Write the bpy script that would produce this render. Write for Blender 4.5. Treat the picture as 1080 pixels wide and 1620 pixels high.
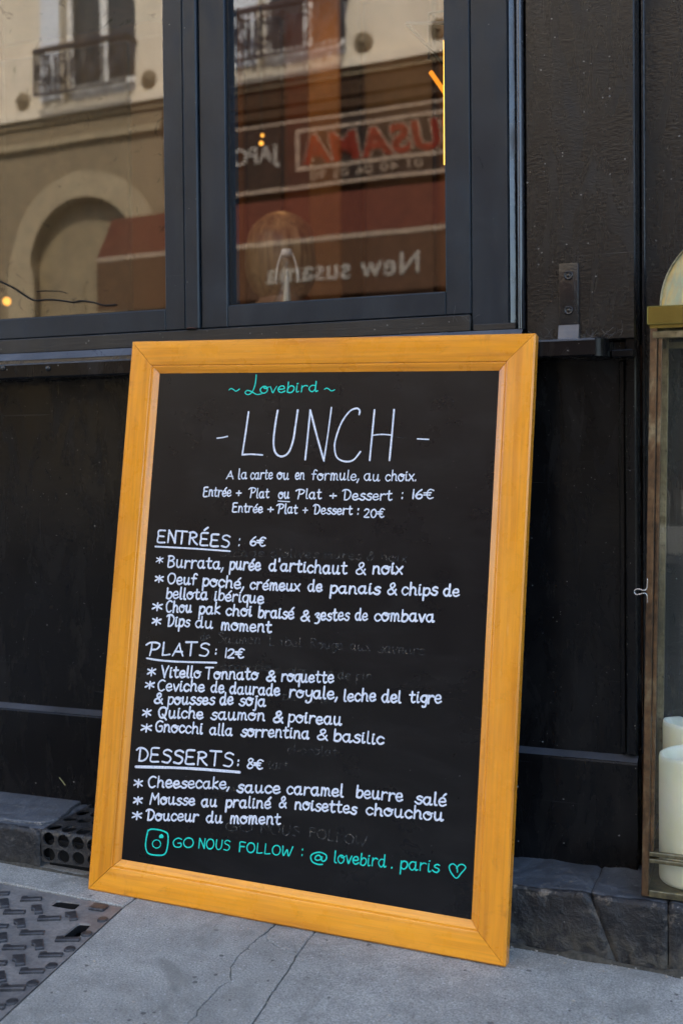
import bpy, bmesh, math, random
from mathutils import Vector, Matrix, noise
R = math.radians
sc = bpy.context.scene
COL = sc.collection
for o in list(bpy.data.objects):
    bpy.data.objects.remove(o)
random.seed(7)

# ------------------------------------------------------------ camera
cam_data = bpy.data.cameras.new('camera')
cam = bpy.data.objects.new('camera', cam_data)
COL.objects.link(cam)
yaw, pit, rol = 0.3659, 0.0186, 0.0091
fw = Vector((-math.sin(yaw) * math.cos(pit), math.cos(yaw) * math.cos(pit), -math.sin(pit)))
r0 = Vector((math.cos(yaw), math.sin(yaw), 0))
d0 = fw.cross(r0)
rt = math.cos(rol) * r0 + math.sin(rol) * d0
dn = -math.sin(rol) * r0 + math.cos(rol) * d0
cam.matrix_world = Matrix(((rt.x, -dn.x, -fw.x, -0.0033), (rt.y, -dn.y, -fw.y, -1.5168), (rt.z, -dn.z, -fw.z, 0.6117), (0, 0, 0, 1)))
cam_data.sensor_fit = 'VERTICAL'
cam_data.sensor_height = 36
cam_data.sensor_width = 24
cam_data.lens = 1773.246 / 1620 * 36
cam_data.shift_y = -(810 - 753.507) / 1620
cam_data.clip_start = 0.02
cam_data.clip_end = 500
cam_data.dof.use_dof = True
cam_data.dof.focus_distance = 1.53
cam_data.dof.aperture_fstop = 5.2
sc.camera = cam

# ------------------------------------------------------------ light
SUN_EL, SUN_AZ = R(50), R(12)
world = bpy.data.worlds.new('World')
sc.world = world
world.use_nodes = True
wn = world.node_tree
wn.nodes.clear()
wo = wn.nodes.new('ShaderNodeOutputWorld')
wb = wn.nodes.new('ShaderNodeBackground')
ws = wn.nodes.new('ShaderNodeTexSky')
ws.sky_type = 'NISHITA'
ws.sun_disc = False
ws.sun_elevation = SUN_EL
ws.sun_rotation = SUN_AZ
ws.air_density = 1.0
ws.dust_density = 2.5
ws.ozone_density = 1.0
wb.inputs['Strength'].default_value = 0.12
wn.links.new(ws.outputs[0], wb.inputs[0])
wn.links.new(wb.outputs[0], wo.inputs[0])
sun_d = bpy.data.lights.new('sun', 'SUN')
sun_d.energy = 3.0
sun_d.angle = R(0.5)
sun_d.color = (1.0, 0.94, 0.85)
sun = bpy.data.objects.new('sun', sun_d)
COL.objects.link(sun)
sv = Vector((math.sin(SUN_AZ) * math.cos(SUN_EL), math.cos(SUN_AZ) * math.cos(SUN_EL), math.sin(SUN_EL)))
sun.rotation_euler = (-sv).to_track_quat('-Z', 'Y').to_euler()
sun.location = (0, 5, 20)
sc.view_settings.view_transform = 'Standard'
sc.view_settings.look = 'None'
sc.view_settings.exposure = 2.68
sc.view_settings.gamma = 1
sc.view_settings.use_curve_mapping = False
try:
    sc.cycles.max_bounces = 10
    sc.cycles.diffuse_bounces = 4
    sc.cycles.glossy_bounces = 5
    sc.cycles.transparent_max_bounces = 12
    sc.cycles.sample_clamp_indirect = 6
except Exception:
    pass

# ------------------------------------------------------------ materials
class NT:
    def __init__(s, name):
        s.m = bpy.data.materials.new(name)
        s.m.use_nodes = True
        s.t = s.m.node_tree
        s.t.nodes.clear()
        s.out = s.t.nodes.new('ShaderNodeOutputMaterial')
    def n(s, typ, **kw):
        nd = s.t.nodes.new('ShaderNode' + typ)
        for k, v in kw.items():
            if k[0] == '_':
                nd.inputs[k[1:].replace('_', ' ')].default_value = v
            else:
                setattr(nd, k, v)
        return nd
    def l(s, a, b):
        s.t.links.new(a, b)
    def coord(s, scale=(1, 1, 1), kind='Object', rot=(0, 0, 0)):
        c = s.n('TexCoord')
        mp = s.n('Mapping')
        mp.inputs['Scale'].default_value = scale
        mp.inputs['Rotation'].default_value = rot
        s.l(c.outputs[kind], mp.inputs[0])
        return mp.outputs[0]
    def noise(s, co, scale, detail=4, rough=.55, dist=0):
        nd = s.n('TexNoise')
        nd.inputs['Scale'].default_value = scale
        nd.inputs['Detail'].default_value = detail
        nd.inputs['Roughness'].default_value = rough
        nd.inputs['Distortion'].default_value = dist
        s.l(co, nd.inputs['Vector'])
        return nd.outputs['Fac']
    def vor(s, co, scale, feature='F1', out='Distance', rnd=1.0):
        nd = s.n('TexVoronoi')
        nd.feature = feature
        nd.inputs['Scale'].default_value = scale
        nd.inputs['Randomness'].default_value = rnd
        s.l(co, nd.inputs['Vector'])
        return nd.outputs[out]
    def ramp(s, f, stops, interp='LINEAR'):
        r = s.n('ValToRGB')
        r.color_ramp.interpolation = interp
        e = r.color_ramp.elements
        while len(e) < len(stops):
            e.new(0.5)
        for i, (p, c) in enumerate(stops):
            e[i].position = p
            if not isinstance(c, (tuple, list)):
                c = (c, c, c)
            e[i].color = (c[0], c[1], c[2], 1)
        s.l(f, r.inputs[0])
        return r.outputs[0]
    def mix(s, f, a, b, typ='MIX'):
        m = s.n('Mix', data_type='RGBA', blend_type=typ)
        for sock, v in ((m.inputs[0], f), (m.inputs[6], a), (m.inputs[7], b)):
            if hasattr(v, 'links') or hasattr(v, 'is_linked'):
                s.l(v, sock)
            elif isinstance(v, (tuple, list)):
                sock.default_value = (v[0], v[1], v[2], 1)
            else:
                sock.default_value = v
        return m.outputs[2]
    def math(s, op, a, b=0.0, clamp=False):
        m = s.n('Math', operation=op, use_clamp=clamp)
        for i, v in enumerate((a, b)):
            if hasattr(v, 'is_linked'):
                s.l(v, m.inputs[i])
            else:
                m.inputs[i].default_value = v
        return m.outputs[0]
    def bsdf(s, color=(.5, .5, .5), rough=.5, metal=0., spec=.5, bump=None, bstr=.3, bdist=.001, **kw):
        b = s.n('BsdfPrincipled')
        for nm, v in (('Base Color', color), ('Roughness', rough), ('Metallic', metal), ('Specular IOR Level', spec)):
            if hasattr(v, 'is_linked'):
                s.l(v, b.inputs[nm])
            elif isinstance(v, (tuple, list)):
                b.inputs[nm].default_value = (v[0], v[1], v[2], 1)
            else:
                b.inputs[nm].default_value = v
        for k, v in kw.items():
            b.inputs[k.replace('_', ' ')].default_value = v
        if bump is not None:
            bp = s.n('Bump')
            bp.inputs['Strength'].default_value = bstr
            bp.inputs['Distance'].default_value = bdist
            s.l(bump, bp.inputs['Height'])
            s.l(bp.outputs[0], b.inputs['Normal'])
        s.l(b.outputs[0], s.out.inputs[0])
        return b

def specks(t, co, scale, thr, prob_scale=9, prob=.6):
    """sharp little dots at random voronoi cells, thinned out by a second noise"""
    wob = t.n('TexNoise')
    wob.inputs['Scale'].default_value = scale * 1.7
    t.l(co, wob.inputs['Vector'])
    va = t.n('VectorMath', operation='SCALE')
    t.l(wob.outputs['Color'], va.inputs[0]); va.inputs['Scale'].default_value = .45 / scale
    vb = t.n('VectorMath', operation='ADD')
    t.l(co, vb.inputs[0]); t.l(va.outputs[0], vb.inputs[1])
    co = vb.outputs[0]
    d = t.vor(co, scale)
    cn = t.vor(co, scale, out='Color')
    s2 = t.n('SeparateColor')
    t.l(cn, s2.inputs[0])
    f = t.math('LESS_THAN', d, t.math('MULTIPLY', t.math('ADD', t.math('POWER', s2.outputs[1], 2.5), .22), thr * 1.5))
    keep = t.math('GREATER_THAN', s2.outputs[0], prob)
    return t.math('MULTIPLY', f, keep)

def mat_paint(name, col, rough=.34, bump_scale=(60, 60, 130), bstr=.35, speck=.35, warm=None, spec=.5):
    t = NT(name)
    co = t.coord()
    cs = t.coord(bump_scale)
    n1 = t.noise(cs, 1.0, 5, .6, .6)
    n2 = t.noise(co, 9, 4, .6)
    n3 = t.noise(co, 260, 2)
    base = t.mix(t.ramp(n2, [(.3, 0), (.75, 1)]), col, tuple(c * 1.55 + .002 for c in (warm or col)))
    sp = specks(t, co, 95, .075, prob=.90)
    sp2 = specks(t, co, 210, .13, prob=.90)
    spm = t.math('MULTIPLY', t.math('MAXIMUM', sp, sp2), speck)
    scr = t.noise(t.coord((3, 3, 240), rot=(.3, .25, .2)), 1.0, 2, .5)
    scrm = t.ramp(scr, [(.735, 0), (.75, .10)])
    dust = t.ramp(t.noise(t.coord((5, 5, 1.3)), 3.0, 6, .7, .6), [(.52, 0), (.75, .10)])
    base = t.mix(dust, base, (.10, .095, .088))
    c2 = t.mix(spm, base, (.33, .32, .30))
    c3 = t.mix(scrm, c2, (.2, .2, .2))
    rg = t.ramp(t.noise(t.coord((16, 16, 5)), 1.6, 6, .7, .8), [(.3, rough - .09), (.52, rough), (.7, rough + .24)])
    h = t.math('ADD', t.math('MULTIPLY', n1, .8), t.math('MULTIPLY', n3, .12))
    t.bsdf(c3, rg, spec=spec, bump=h, bstr=bstr, bdist=.0022)
    return t.m

M = {}
M['black'] = mat_paint('black_gloss_paint', (.0048, .0046, .0047), .28, (150, 150, 330), .40, .5, (.0065, .0056, .005), .36)
M['black_smooth'] = mat_paint('black_smooth_paint', (.0032, .0032, .0037), .22, (50, 50, 110), .12, .8, spec=.20)
M['navy'] = mat_paint('navy_frame_paint', (.0115, .0165, .0225), .36, (12, 12, 10), .08, .5, spec=.32)
M['navy_bead'] = mat_paint('dark_bead_paint', (.008, .0085, .011), .22, (90, 90, 60), .22, .3, spec=1.0)
M['sill'] = mat_paint('weathered_sill_paint', (.020, .0185, .0165), .42, (20, 20, 260), .3, .5, spec=.35)
M['ledge'] = mat_paint('highlight_black_ledge', (.045, .049, .058), .34, (40, 40, 200), .3, .5, (.062, .067, .078), .5)  # grey-blue in place of black: sky highlight put into the colour
M['iron'] = mat_paint('black_painted_iron', (.006, .006, .0068), .24, (160, 160, 160), .25, .4, spec=.5)

def mat_wood():
    t = NT('orange_varnished_wood')
    c1 = t.coord((1.1, 34, 34))
    g = t.noise(c1, 1.6, 5, .6, .5)
    c2 = t.coord((5, 160, 160))
    g2 = t.noise(c2, 2.0, 4, .6, .3)
    big = t.noise(t.coord((1.2, 5, 5)), 3, 3)
    oi = t.n('ObjectInfo')
    col = t.ramp(g, [(.30, (.52, .145, .005)), (.48, (.88, .325, .010)), (.62, (.94, .37, .014)), (.78, (.97, .48, .045))])
    col = t.mix(t.math('MULTIPLY', t.ramp(g2, [(.40, 0), (.66, 1)]), .5), col, (.52, .165, .010))
    col = t.mix(t.ramp(big, [(.3, 0), (.7, .35)]), col, (.97, .44, .04))
    ml = t.ramp(oi.outputs['Random'], [(0, (.9, .86, .8)), (1, (1, 1, 1))])
    col = t.mix(1.0, col, ml, 'MULTIPLY')
    sp = specks(t, t.coord((1, 1, 1)), 75, .085, prob=.93)
    col = t.mix(t.math('MULTIPLY', sp, .75), col, (.07, .02, .008))
    sp2 = specks(t, t.coord((1, 1, 1)), 48, .07, prob=.93)
    col = t.mix(t.math('MULTIPLY', sp2, .7), col, (.95, .72, .42))
    scr = t.noise(t.coord((12, 12, 420), rot=(.2, .6, .5)), 1.0, 2)
    col = t.mix(t.ramp(scr, [(.72, 0), (.74, .35)]), col, (.95, .62, .28))
    gr = t.ramp(t.noise(t.coord((1, 1, 1)), 26, 6, .75, .6), [(.60, 0), (.72, .35)])
    col = t.mix(gr, col, (.30, .10, .010))
    rg = t.ramp(t.noise(t.coord(), 30, 4), [(.3, .22), (.7, .40)])
    h = t.math('ADD', t.math('MULTIPLY', g2, .5), t.math('MULTIPLY', g, .5))
    t.bsdf(col, rg, bump=h, bstr=.14, bdist=.0008, Coat_Weight=.45, Coat_Roughness=.16)
    return t.m
M['wood'] = mat_wood()

def mat_slate():
    t = NT('matt_black_slate')
    co = t.coord()
    n = t.noise(co, 4.5, 5, .6, .8)
    sm = t.noise(t.coord((3, 3, 9), rot=(0, .4, 0)), 2.2, 5, .7, .5)
    base = t.mix(t.ramp(n, [(.35, 0), (.7, 1)]), (.0045, .0049, .0062), (.0075, .0078, .0086))
    base = t.mix(t.ramp(sm, [(.5, 0), (.8, .14)]), base, (.06, .06, .06))
    sp = specks(t, co, 170, .10, prob=.93)
    sp2 = specks(t, co, 60, .045, prob=.85)
    base = t.mix(t.math('MULTIPLY', t.math('MAXIMUM', sp, sp2), .42), base, (.25, .25, .25))
    rg = t.ramp(t.noise(co, 14, 5), [(.3, .25), (.7, .34)])
    t.bsdf(base, rg, spec=.26, bump=t.noise(co, 500, 2), bstr=.12, bdist=.0004)
    return t.m
M['slate'] = mat_slate()

def mat_marker(name, col, lo, alpha=False):
    t = NT(name)
    co = t.coord()
    n = t.noise(co, 420, 3, .6)
    n2 = t.noise(t.coord((1, 1, 1)), 70, 3, .6)
    c = t.mix(t.ramp(n, [(.3, 0), (.62, 1)]), lo, col)
    c = t.mix(t.ramp(n2, [(.35, .35), (.65, 0)]), c, lo)
    if alpha:
        b = t.bsdf(c, .7)
        br = t.ramp(t.noise(co, 160, 5, .75), [(.40, 0), (.62, .75)])
        t.l(br, b.inputs['Alpha'])
    else:
        t.bsdf(c, .6)
    return t.m
M['chalk_w'] = mat_marker('white_chalk_marker', (.84, .87, .93), (.50, .55, .66))
M['chalk_t'] = mat_marker('turquoise_chalk_marker', (.0, .74, .58), (.0, .58, .46))
M['chalk_g'] = mat_marker('erased_chalk', (.11, .11, .10), (.06, .06, .058), True)

def mat_asphalt():
    t = NT('grey_mastic_asphalt')
    co = t.coord()
    big = t.noise(co, 3.2, 5, .6, .4)
    mid = t.noise(co, 24, 5, .65)
    fine = t.noise(co, 420, 3, .6)
    c = t.ramp(big, [(.3, (.31, .312, .284)), (.7, (.47, .468, .428))])
    c = t.mix(t.ramp(mid, [(.35, .45), (.6, 0)]), c, (.18, .181, .164))
    c = t.mix(t.ramp(fine, [(.32, .75), (.62, 0)]), c, (.10, .098, .094))
    lt = specks(t, co, 190, .20, prob=.74)
    c = t.mix(t.math('MULTIPLY', lt, .45), c, (.55, .55, .55))
    lt2 = specks(t, co, 420, .24, prob=.66)
    c = t.mix(t.math('MULTIPLY', lt2, .4), c, (.50, .50, .50))
    dk = specks(t, t.coord(rot=(0, 0, 1)), 80, .16, prob=.72)
    c = t.mix(t.math('MULTIPLY', dk, .7), c, (.045, .045, .048))
    dk2 = specks(t, t.coord((1, 1.7, 1), rot=(0, 0, .6)), 190, .17, prob=.72)
    c = t.mix(t.math('MULTIPLY', dk2, .55), c, (.05, .05, .055))
    st = t.noise(t.coord((1, 1, 1)), 7, 5, .6, 1.5)
    c = t.mix(t.ramp(st, [(.54, 0), (.64, .6)]), c, (.165, .166, .15))
    h = t.math('SUBTRACT', t.math('ADD', t.math('MULTIPLY', fine, .55), t.math('MULTIPLY', mid, .9)), t.math('MULTIPLY', dk, .6))
    t.bsdf(c, .72, spec=.35, bump=h, bstr=.8, bdist=.0018)
    return t.m
M['asphalt'] = mat_asphalt()

def simple(name, col, rough=.6, metal=0., var=.3, scale=12, bstr=.2, bdist=.001, spec=.5, **kw):
    t = NT(name)
    co = t.coord()
    n = t.noise(co, scale, 5, .6)
    c = t.mix(t.ramp(n, [(.3, 0), (.7, 1)]), tuple(x * (1 - var) for x in col), tuple(min(1, x * (1 + var)) for x in col))
    t.bsdf(c, rough, metal, spec, bump=t.noise(co, scale * 12, 3), bstr=bstr, bdist=bdist, **kw)
    return t.m
M['bed'] = simple('dark_joint_dirt', (.018, .016, .014), .95, scale=200)
M['void'] = simple('dark_hollow', (.004, .004, .004), .95)  # flat black, also paints the shade inside slots and vent holes
M['grit'] = simple('pale_grit', (.35, .32, .27), .8, scale=90)
M['gum'] = simple('old_chewing_gum', (.32, .33, .33), .7, scale=120)
M['straw'] = simple('dry_straw', (.45, .40, .18), .7)
M['dirt'] = simple('brown_dirt', (.075, .068, .052), .95, var=.5, scale=150, bstr=.8, bdist=.003)

def mat_iron_cover():
    t = NT('cast_iron_cover')
    co = t.coord()
    n = t.noise(co, 14, 5, .65, .5)
    n2 = t.noise(co, 180, 4, .6)
    c = t.ramp(n, [(.32, (.13, .13, .134)), (.5, (.245, .235, .222)), (.68, (.31, .295, .272))])
    c = t.mix(t.ramp(n2, [(.35, .5), (.65, 0)]), c, (.11, .107, .105))
    c = t.mix(t.math('MULTIPLY', specks(t, co, 150, .13, prob=.85), .5), c, (.3, .29, .27))
    t.bsdf(c, t.ramp(n, [(.3, .4), (.7, .65)]), .25, bump=t.math('ADD', n, t.math('MULTIPLY', n2, .6)), bstr=.5, bdist=.0014)
    return t.m
M['cover'] = mat_iron_cover()
def mat_tread():
    t = NT('worn_iron_tread')
    co = t.coord(kind='Object')
    n = t.noise(co, 120, 4, .65)
    c = t.ramp(n, [(.35, (.028, .029, .033)), (.68, (.085, .085, .088))])
    t.bsdf(c, .42, .3, bump=n, bstr=.5, bdist=.0008)
    return t.m
M['tread'] = mat_tread()

def mat_step(name, base_a, base_b, chip):
    t = NT(name)
    co = t.coord()
    n = t.noise(co, 12, 6, .65, .6)
    n2 = t.noise(co, 55, 6, .7, .4)
    n3 = t.noise(co, 240, 3, .6)
    c = t.ramp(n, [(.3, base_a), (.62, base_b)])
    c = t.mix(t.ramp(n2, [(.4, .45), (.6, 0)]), c, tuple(x * .45 for x in base_a))
    c = t.mix(t.ramp(n2, [(.66, 0), (.71, .35)]), c, chip)
    c = t.mix(t.math('MULTIPLY', specks(t, co, 130, .13, prob=.86), .5), c, (.32, .30, .27))
    # splash dirt low down
    sx = t.n('SeparateXYZ')
    t.l(co, sx.inputs[0])
    low = t.ramp(t.math('ADD', sx.outputs[2], t.math('MULTIPLY', n2, .035)), [(.022, 1), (.045, 0)])
    lm = t.math('MULTIPLY', low, t.ramp(n2, [(.42, 0), (.6, .6)]))
    c = t.mix(lm, c, (.085, .075, .055))
    geo = t.n('NewGeometry')
    wear = t.math('MULTIPLY', t.ramp(geo.outputs['Pointiness'], [(.53, 0), (.6, 1)]), t.ramp(n3, [(.5, 0), (.62, .8)]))
    c = t.mix(wear, c, chip)
    at = t.n('Attribute', attribute_name='arris')
    am = t.math('MULTIPLY', at.outputs['Fac'], t.ramp(t.noise(t.coord((1, 1, 1)), 34, 5, .7), [(.55, 0), (.63, .6)]))
    c = t.mix(am, c, (.30, .255, .20))
    h = t.math('ADD', t.math('MULTIPLY', n2, 1.0), t.math('MULTIPLY', n3, .3))
    t.bsdf(c, t.ramp(n2, [(.3, .35), (.7, .62)]), bump=h, bstr=.9, bdist=.004)
    return t.m
M['step'] = mat_step('black_painted_stone', (.009, .009, .010), (.019, .019, .021), (.20, .17, .135))
M['step_top'] = mat_step('worn_skylit_stone', (.062, .070, .082), (.125, .138, .155), (.32, .30, .28))  # paler and bluer than the face: sky light painted into the top
M['vent'] = mat_step('dirty_perforated_iron', (.014, .014, .015), (.028, .028, .030), (.14, .12, .09))

def mat_brass(name, cols, rough=.32, metal=.85, sc1=26, dark=1.0):
    t = NT(name)
    co = t.coord()
    n = t.noise(t.coord((1, 1, .45)), sc1, 5, .65, 1.0)
    n2 = t.noise(co, 150, 4, .65)
    k = len(cols)
    c = t.ramp(n, [(.28 + .46 * i / (k - 1), cc) for i, cc in enumerate(cols)])
    c = t.mix(t.math('MULTIPLY', t.ramp(n2, [(.35, .5), (.6, 0)]), dark), c, tuple(x * .65 for x in cols[0]))
    t.bsdf(c, t.ramp(n2, [(.3, rough - .08 * dark), (.7, rough + .2 * dark)]), metal, bump=n2, bstr=.2 * dark, bdist=.0006)
    return t.m
M['brass'] = mat_brass('aged_brass', [(.10, .09, .06), (.24, .20, .11), (.40, .36, .24)])
M['brass_lid'] = mat_brass('olive_brass', [(.24, .19, .045), (.33, .27, .07), (.40, .33, .11)], .22, sc1=9, dark=.15)
M['brass_iris'] = mat_brass('heat_stained_brass', [(.72, .24, .10), (.85, .58, .13), (.40, .50, .38), (.90, .62, .17), (.74, .30, .12)], .36, .85, sc1=11, dark=.3)
M['brass_rust'] = mat_brass('brown_brass', [(.045, .032, .022), (.17, .095, .045), (.30, .25, .15)], .38, .7, sc1=34)

def mat_glass(name, r0, film, film_fac, tint=(1, 1, 1), wav=.0, stain=False):
    t = NT(name)
    co = t.coord()
    lw = t.n('LayerWeight')
    lw.inputs[0].default_value = .5
    fac = t.math('ADD', t.math('MULTIPLY', t.math('POWER', lw.outputs['Facing'], 4.0), .6), r0, True)
    tr = t.n('BsdfTransparent')
    tr.inputs[0].default_value = (*tint, 1)
    gl = t.n('BsdfGlossy')
    gl.inputs['Roughness'].default_value = .0
    bp = t.n('Bump')
    bp.inputs['Strength'].default_value = wav
    bp.inputs['Distance'].default_value = .01
    t.l(t.noise(t.coord((1, 1, .6)), 3.5, 2, .4), bp.inputs['Height'])
    t.l(bp.outputs[0], gl.inputs['Normal'])
    mx = t.n('MixShader')
    t.l(fac, mx.inputs[0])
    t.l(tr.outputs[0], mx.inputs[1])
    t.l(gl.outputs[0], mx.inputs[2])
    df = t.n('BsdfDiffuse')
    n = t.noise(t.coord((1, 1, .35)), 9, 5, .7, .8)
    ff = t.ramp(n, [(.3, film_fac * .6), (.7, film_fac * 1.5)])
    dc = t.mix(0.0, film, film)
    if stain:
        s1 = t.noise(co, 24, 5, .65, 1.6)
        msk = t.ramp(s1, [(.60, 0), (.68, 1)])
        ff = t.mix(t.math('MULTIPLY', msk, .75), ff, (.55, .55, .55))
        dc = t.mix(msk, film, (.045, .036, .02))
    sp = t.math('MULTIPLY', specks(t, co, 70, .05, prob=.86), .8)
    ff = t.mix(sp, ff, (.8, .8, .8))
    t.l(dc, df.inputs[0])
    m2 = t.n('MixShader')
    t.l(ff, m2.inputs[0])
    t.l(mx.outputs[0], m2.inputs[1])
    t.l(df.outputs[0], m2.inputs[2])
    t.l(m2.outputs[0], t.out.inputs[0])
    return t.m
M['glass_left'] = mat_glass('dusty_window_glass', 15e-2, (.30, .21, .10), .095, wav=.03, stain=True)
M['glass_right'] = mat_glass('window_glass', .135, (.35, .28, .2), .004, wav=.03)
M['glass_lantern'] = mat_glass('lantern_glass', .035, (.42, .5, .46), .014, (.96, .975, .965), wav=.0)

def mat_wax():
    t = NT('ivory_candle_wax')
    co = t.coord()
    n = t.noise(co, 18, 4)
    c = t.mix(t.ramp(n, [(.3, 0), (.7, 1)]), (.72, .70, .50), (.82, .80, .64))
    b = t.bsdf(c, .42, bump=t.noise(co, 60, 3), bstr=.1, bdist=.001)
    b.inputs['Subsurface Weight'].default_value = .6
    b.inputs['Subsurface Radius'].default_value = (.03, .025, .015)
    b.inputs['Subsurface Scale'].default_value = 1.0
    return t.m
M['wax'] = mat_wax()

def emit(name, col, st):
    t = NT(name)
    e = t.n('Emission')
    e.inputs[0].default_value = (*col, 1)
    e.inputs[1].default_value = st
    t.l(e.outputs[0], t.out.inputs[0])
    return t.m
M['lamp_orange'] = emit('glowing_amber_tube', (1, .30, .02), .22)
M['led_reflection'] = emit('glowing_led_reflection', (1, .55, .08), .55)
M['bulb'] = emit('glowing_bulb', (1, .42, .06), .35)

M['plaster'] = simple('cream_plaster', (.56, .48, .36), .85, var=.10, scale=2.0)
M['stone_arch'] = simple('beige_stone', (.235, .185, .11), .85, var=.16, scale=3)
M['stone_dark'] = simple('brown_stone_band', (.150, .112, .062), .85, var=.15, scale=4)
M['arch_door'] = simple('olive_brown_door', (.165, .125, .066), .6, var=.2, scale=4)
M['shop_brown'] = simple('dark_brown_shopfront', (.035, .020, .010), .5, spec=.12, var=.4, scale=2)
M['shop_black'] = simple('near_black_shopfront', (.018, .013, .010), .5, spec=.12)
M['sign_line'] = simple('tan_sign_line', (.24, .175, .12), .6)
M['sign_red'] = simple('red_sign_letter', (.13, .014, .006), .5, spec=.12)
M['sign_white'] = simple('white_sign_letter', (.26, .235, .20), .5)
M['awning_red'] = simple('dark_red_awning', (.062, .016, .009), .8, spec=.12, var=.15)
M['awning_brown'] = simple('brown_awning_valance', (.060, .030, .016), .8, spec=.12, var=.15)
M['shutter'] = simple('pale_grey_shutter', (.52, .53, .54), .6, var=.08)
M['rail'] = simple('dark_balcony_iron', (.020, .012, .010), .5)
M['win_dark'] = simple('dark_window_pane', (.03, .028, .024), .3)
M['curtain'] = simple('brown_curtain', (.20, .12, .07), .9)
M['white_wood'] = simple('white_window_frame', (.60, .58, .54), .5)
M['road'] = simple('road_asphalt', (.055, .055, .058), .85, scale=30)
M['kerb'] = simple('granite_kerb', (.24, .23, .22), .8, scale=40)
M['room_wall'] = simple('brown_interior_wall', (.15, .068, .022), .7, var=.35, scale=1.3)
M['room_dark'] = simple('dark_interior_wood', (.045, .020, .010), .5, var=.4)
M['room_ochre'] = simple('ochre_interior_column', (.20, .10, .028), .6, var=.2)
M['room_red'] = simple('red_interior_panel', (.14, .045, .018), .6, var=.2)
M['room_floor'] = simple('interior_floor', (.10, .07, .05), .5)
M['table'] = simple('wooden_table_top', (.16, .08, .035), .4)
M['skin'] = simple('skin', (.36, .22, .15), .5, var=.08)
M['cloth'] = simple('dark_green_jumper', (.02, .035, .025), .9)
def mat_hair():
    t = NT('blonde_hair')
    n = t.noise(t.coord((38, 38, 5)), 1.2, 5, .6, .9)
    c = t.ramp(n, [(.3, (.10, .06, .025)), (.6, (.30, .22, .11)), (.8, (.55, .44, .26))])
    t.bsdf(c, .45, bump=n, bstr=.3, bdist=.003)
    return t.m
M['hair'] = mat_hair()
M['bottle'] = simple('pale_frosted_glass', (.50, .48, .40), .15, var=.1)
M['cap'] = simple('white_cap', (.75, .7, .62), .4)
M['steel'] = simple('bright_wire', (.6, .58, .55), .25, 1.0)
M['rust'] = simple('rusty_metal', (.12, .04, .018), .9, var=.5, scale=150)
M['gasket'] = simple('black_rubber_gasket', (.006, .006, .007), .5)
M['dust_web'] = simple('grey_dust_fluff', (.10, .10, .10), .95)

# ------------------------------------------------------------ mesh helpers
def obj(name, bm, mat, parent=None, smooth=False, mats=None):
    me = bpy.data.meshes.new(name)
    bm.normal_update()
    bm.to_mesh(me)
    bm.free()
    for mm in (mats or [mat]):
        me.materials.append(M[mm])
    if smooth:
        for p in me.polygons:
            p.use_smooth = True
        if smooth != 'all':
            try:
                me.set_sharp_from_angle(angle=R(35))
            except Exception:
                pass
    o = bpy.data.objects.new(name, me)
    COL.objects.link(o)
    if parent is not None:
        o.parent = parent
    return o
def empty(name, loc=(0, 0, 0), rot=(0, 0, 0), label=None, cat=None, group=None, kind=None):
    o = bpy.data.objects.new(name, None)
    o.empty_display_size = .05
    COL.objects.link(o)
    o.location = loc
    o.rotation_euler = rot
    return tag(o, label, cat, group, kind)
def tag(o, label=None, cat=None, group=None, kind=None):
    if label: o['label'] = label
    if cat: o['category'] = cat
    if group: o['group'] = group
    if kind: o['kind'] = kind
    return o
def bx(bm, x0, x1, y0, y1, z0, z1, bev=0.0, seg=1):
    b2 = bmesh.new()
    vs = [b2.verts.new((x, y, z)) for x in (x0, x1) for y in (y0, y1) for z in (z0, z1)]
    for f in ((0, 1, 3, 2), (4, 6, 7, 5), (0, 4, 5, 1), (2, 3, 7, 6), (0, 2, 6, 4), (1, 5, 7, 3)):
        b2.faces.new([vs[i] for i in f])
    bmesh.ops.recalc_face_normals(b2, faces=b2.faces)
    if bev > 0:
        bmesh.ops.bevel(b2, geom=list(b2.edges), offset=bev, segments=seg, affect='EDGES', profile=.6)
    join(bm, b2)
def join(bm, b2):
    mp = {}
    for v in b2.verts:
        mp[v] = bm.verts.new(v.co)
    for f in b2.faces:
        try:
            nf = bm.faces.new([mp[v] for v in f.verts])
            nf.material_index = f.material_index
        except ValueError:
            pass
    b2.free()
def box(name, x0, x1, y0, y1, z0, z1, mat, parent=None, bev=.0, seg=1):
    bm = bmesh.new()
    bx(bm, x0, x1, y0, y1, z0, z1, bev, seg)
    return obj(name, bm, mat, parent, smooth=bev > 0)
def sweep_x(prof, x0, x1, nx=1, closed=False, jit=0.0, seed=0):
    """extrude a (y,z) profile along x"""
    bm = bmesh.new()
    rows = []
    for i in range(nx + 1):
        x = x0 + (x1 - x0) * i / nx
        row = []
        for (y, z) in prof:
            dy = dz = 0
            if jit:
                nv = noise.noise_vector(Vector((x * 9 + seed, y * 30, z * 30)))
                dy, dz = nv.y * jit, nv.z * jit
            row.append(bm.verts.new((x, y + dy, z + dz)))
        rows.append(row)
    k = len(prof)
    for a, b in zip(rows, rows[1:]):
        for j in range(k if closed else k - 1):
            bm.faces.new((a[j], a[(j + 1) % k], b[(j + 1) % k], b[j]))
    if closed:
        bm.faces.new(rows[0][::-1])
        bm.faces.new(rows[-1])
    bmesh.ops.recalc_face_normals(bm, faces=bm.faces)
    return bm
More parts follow.
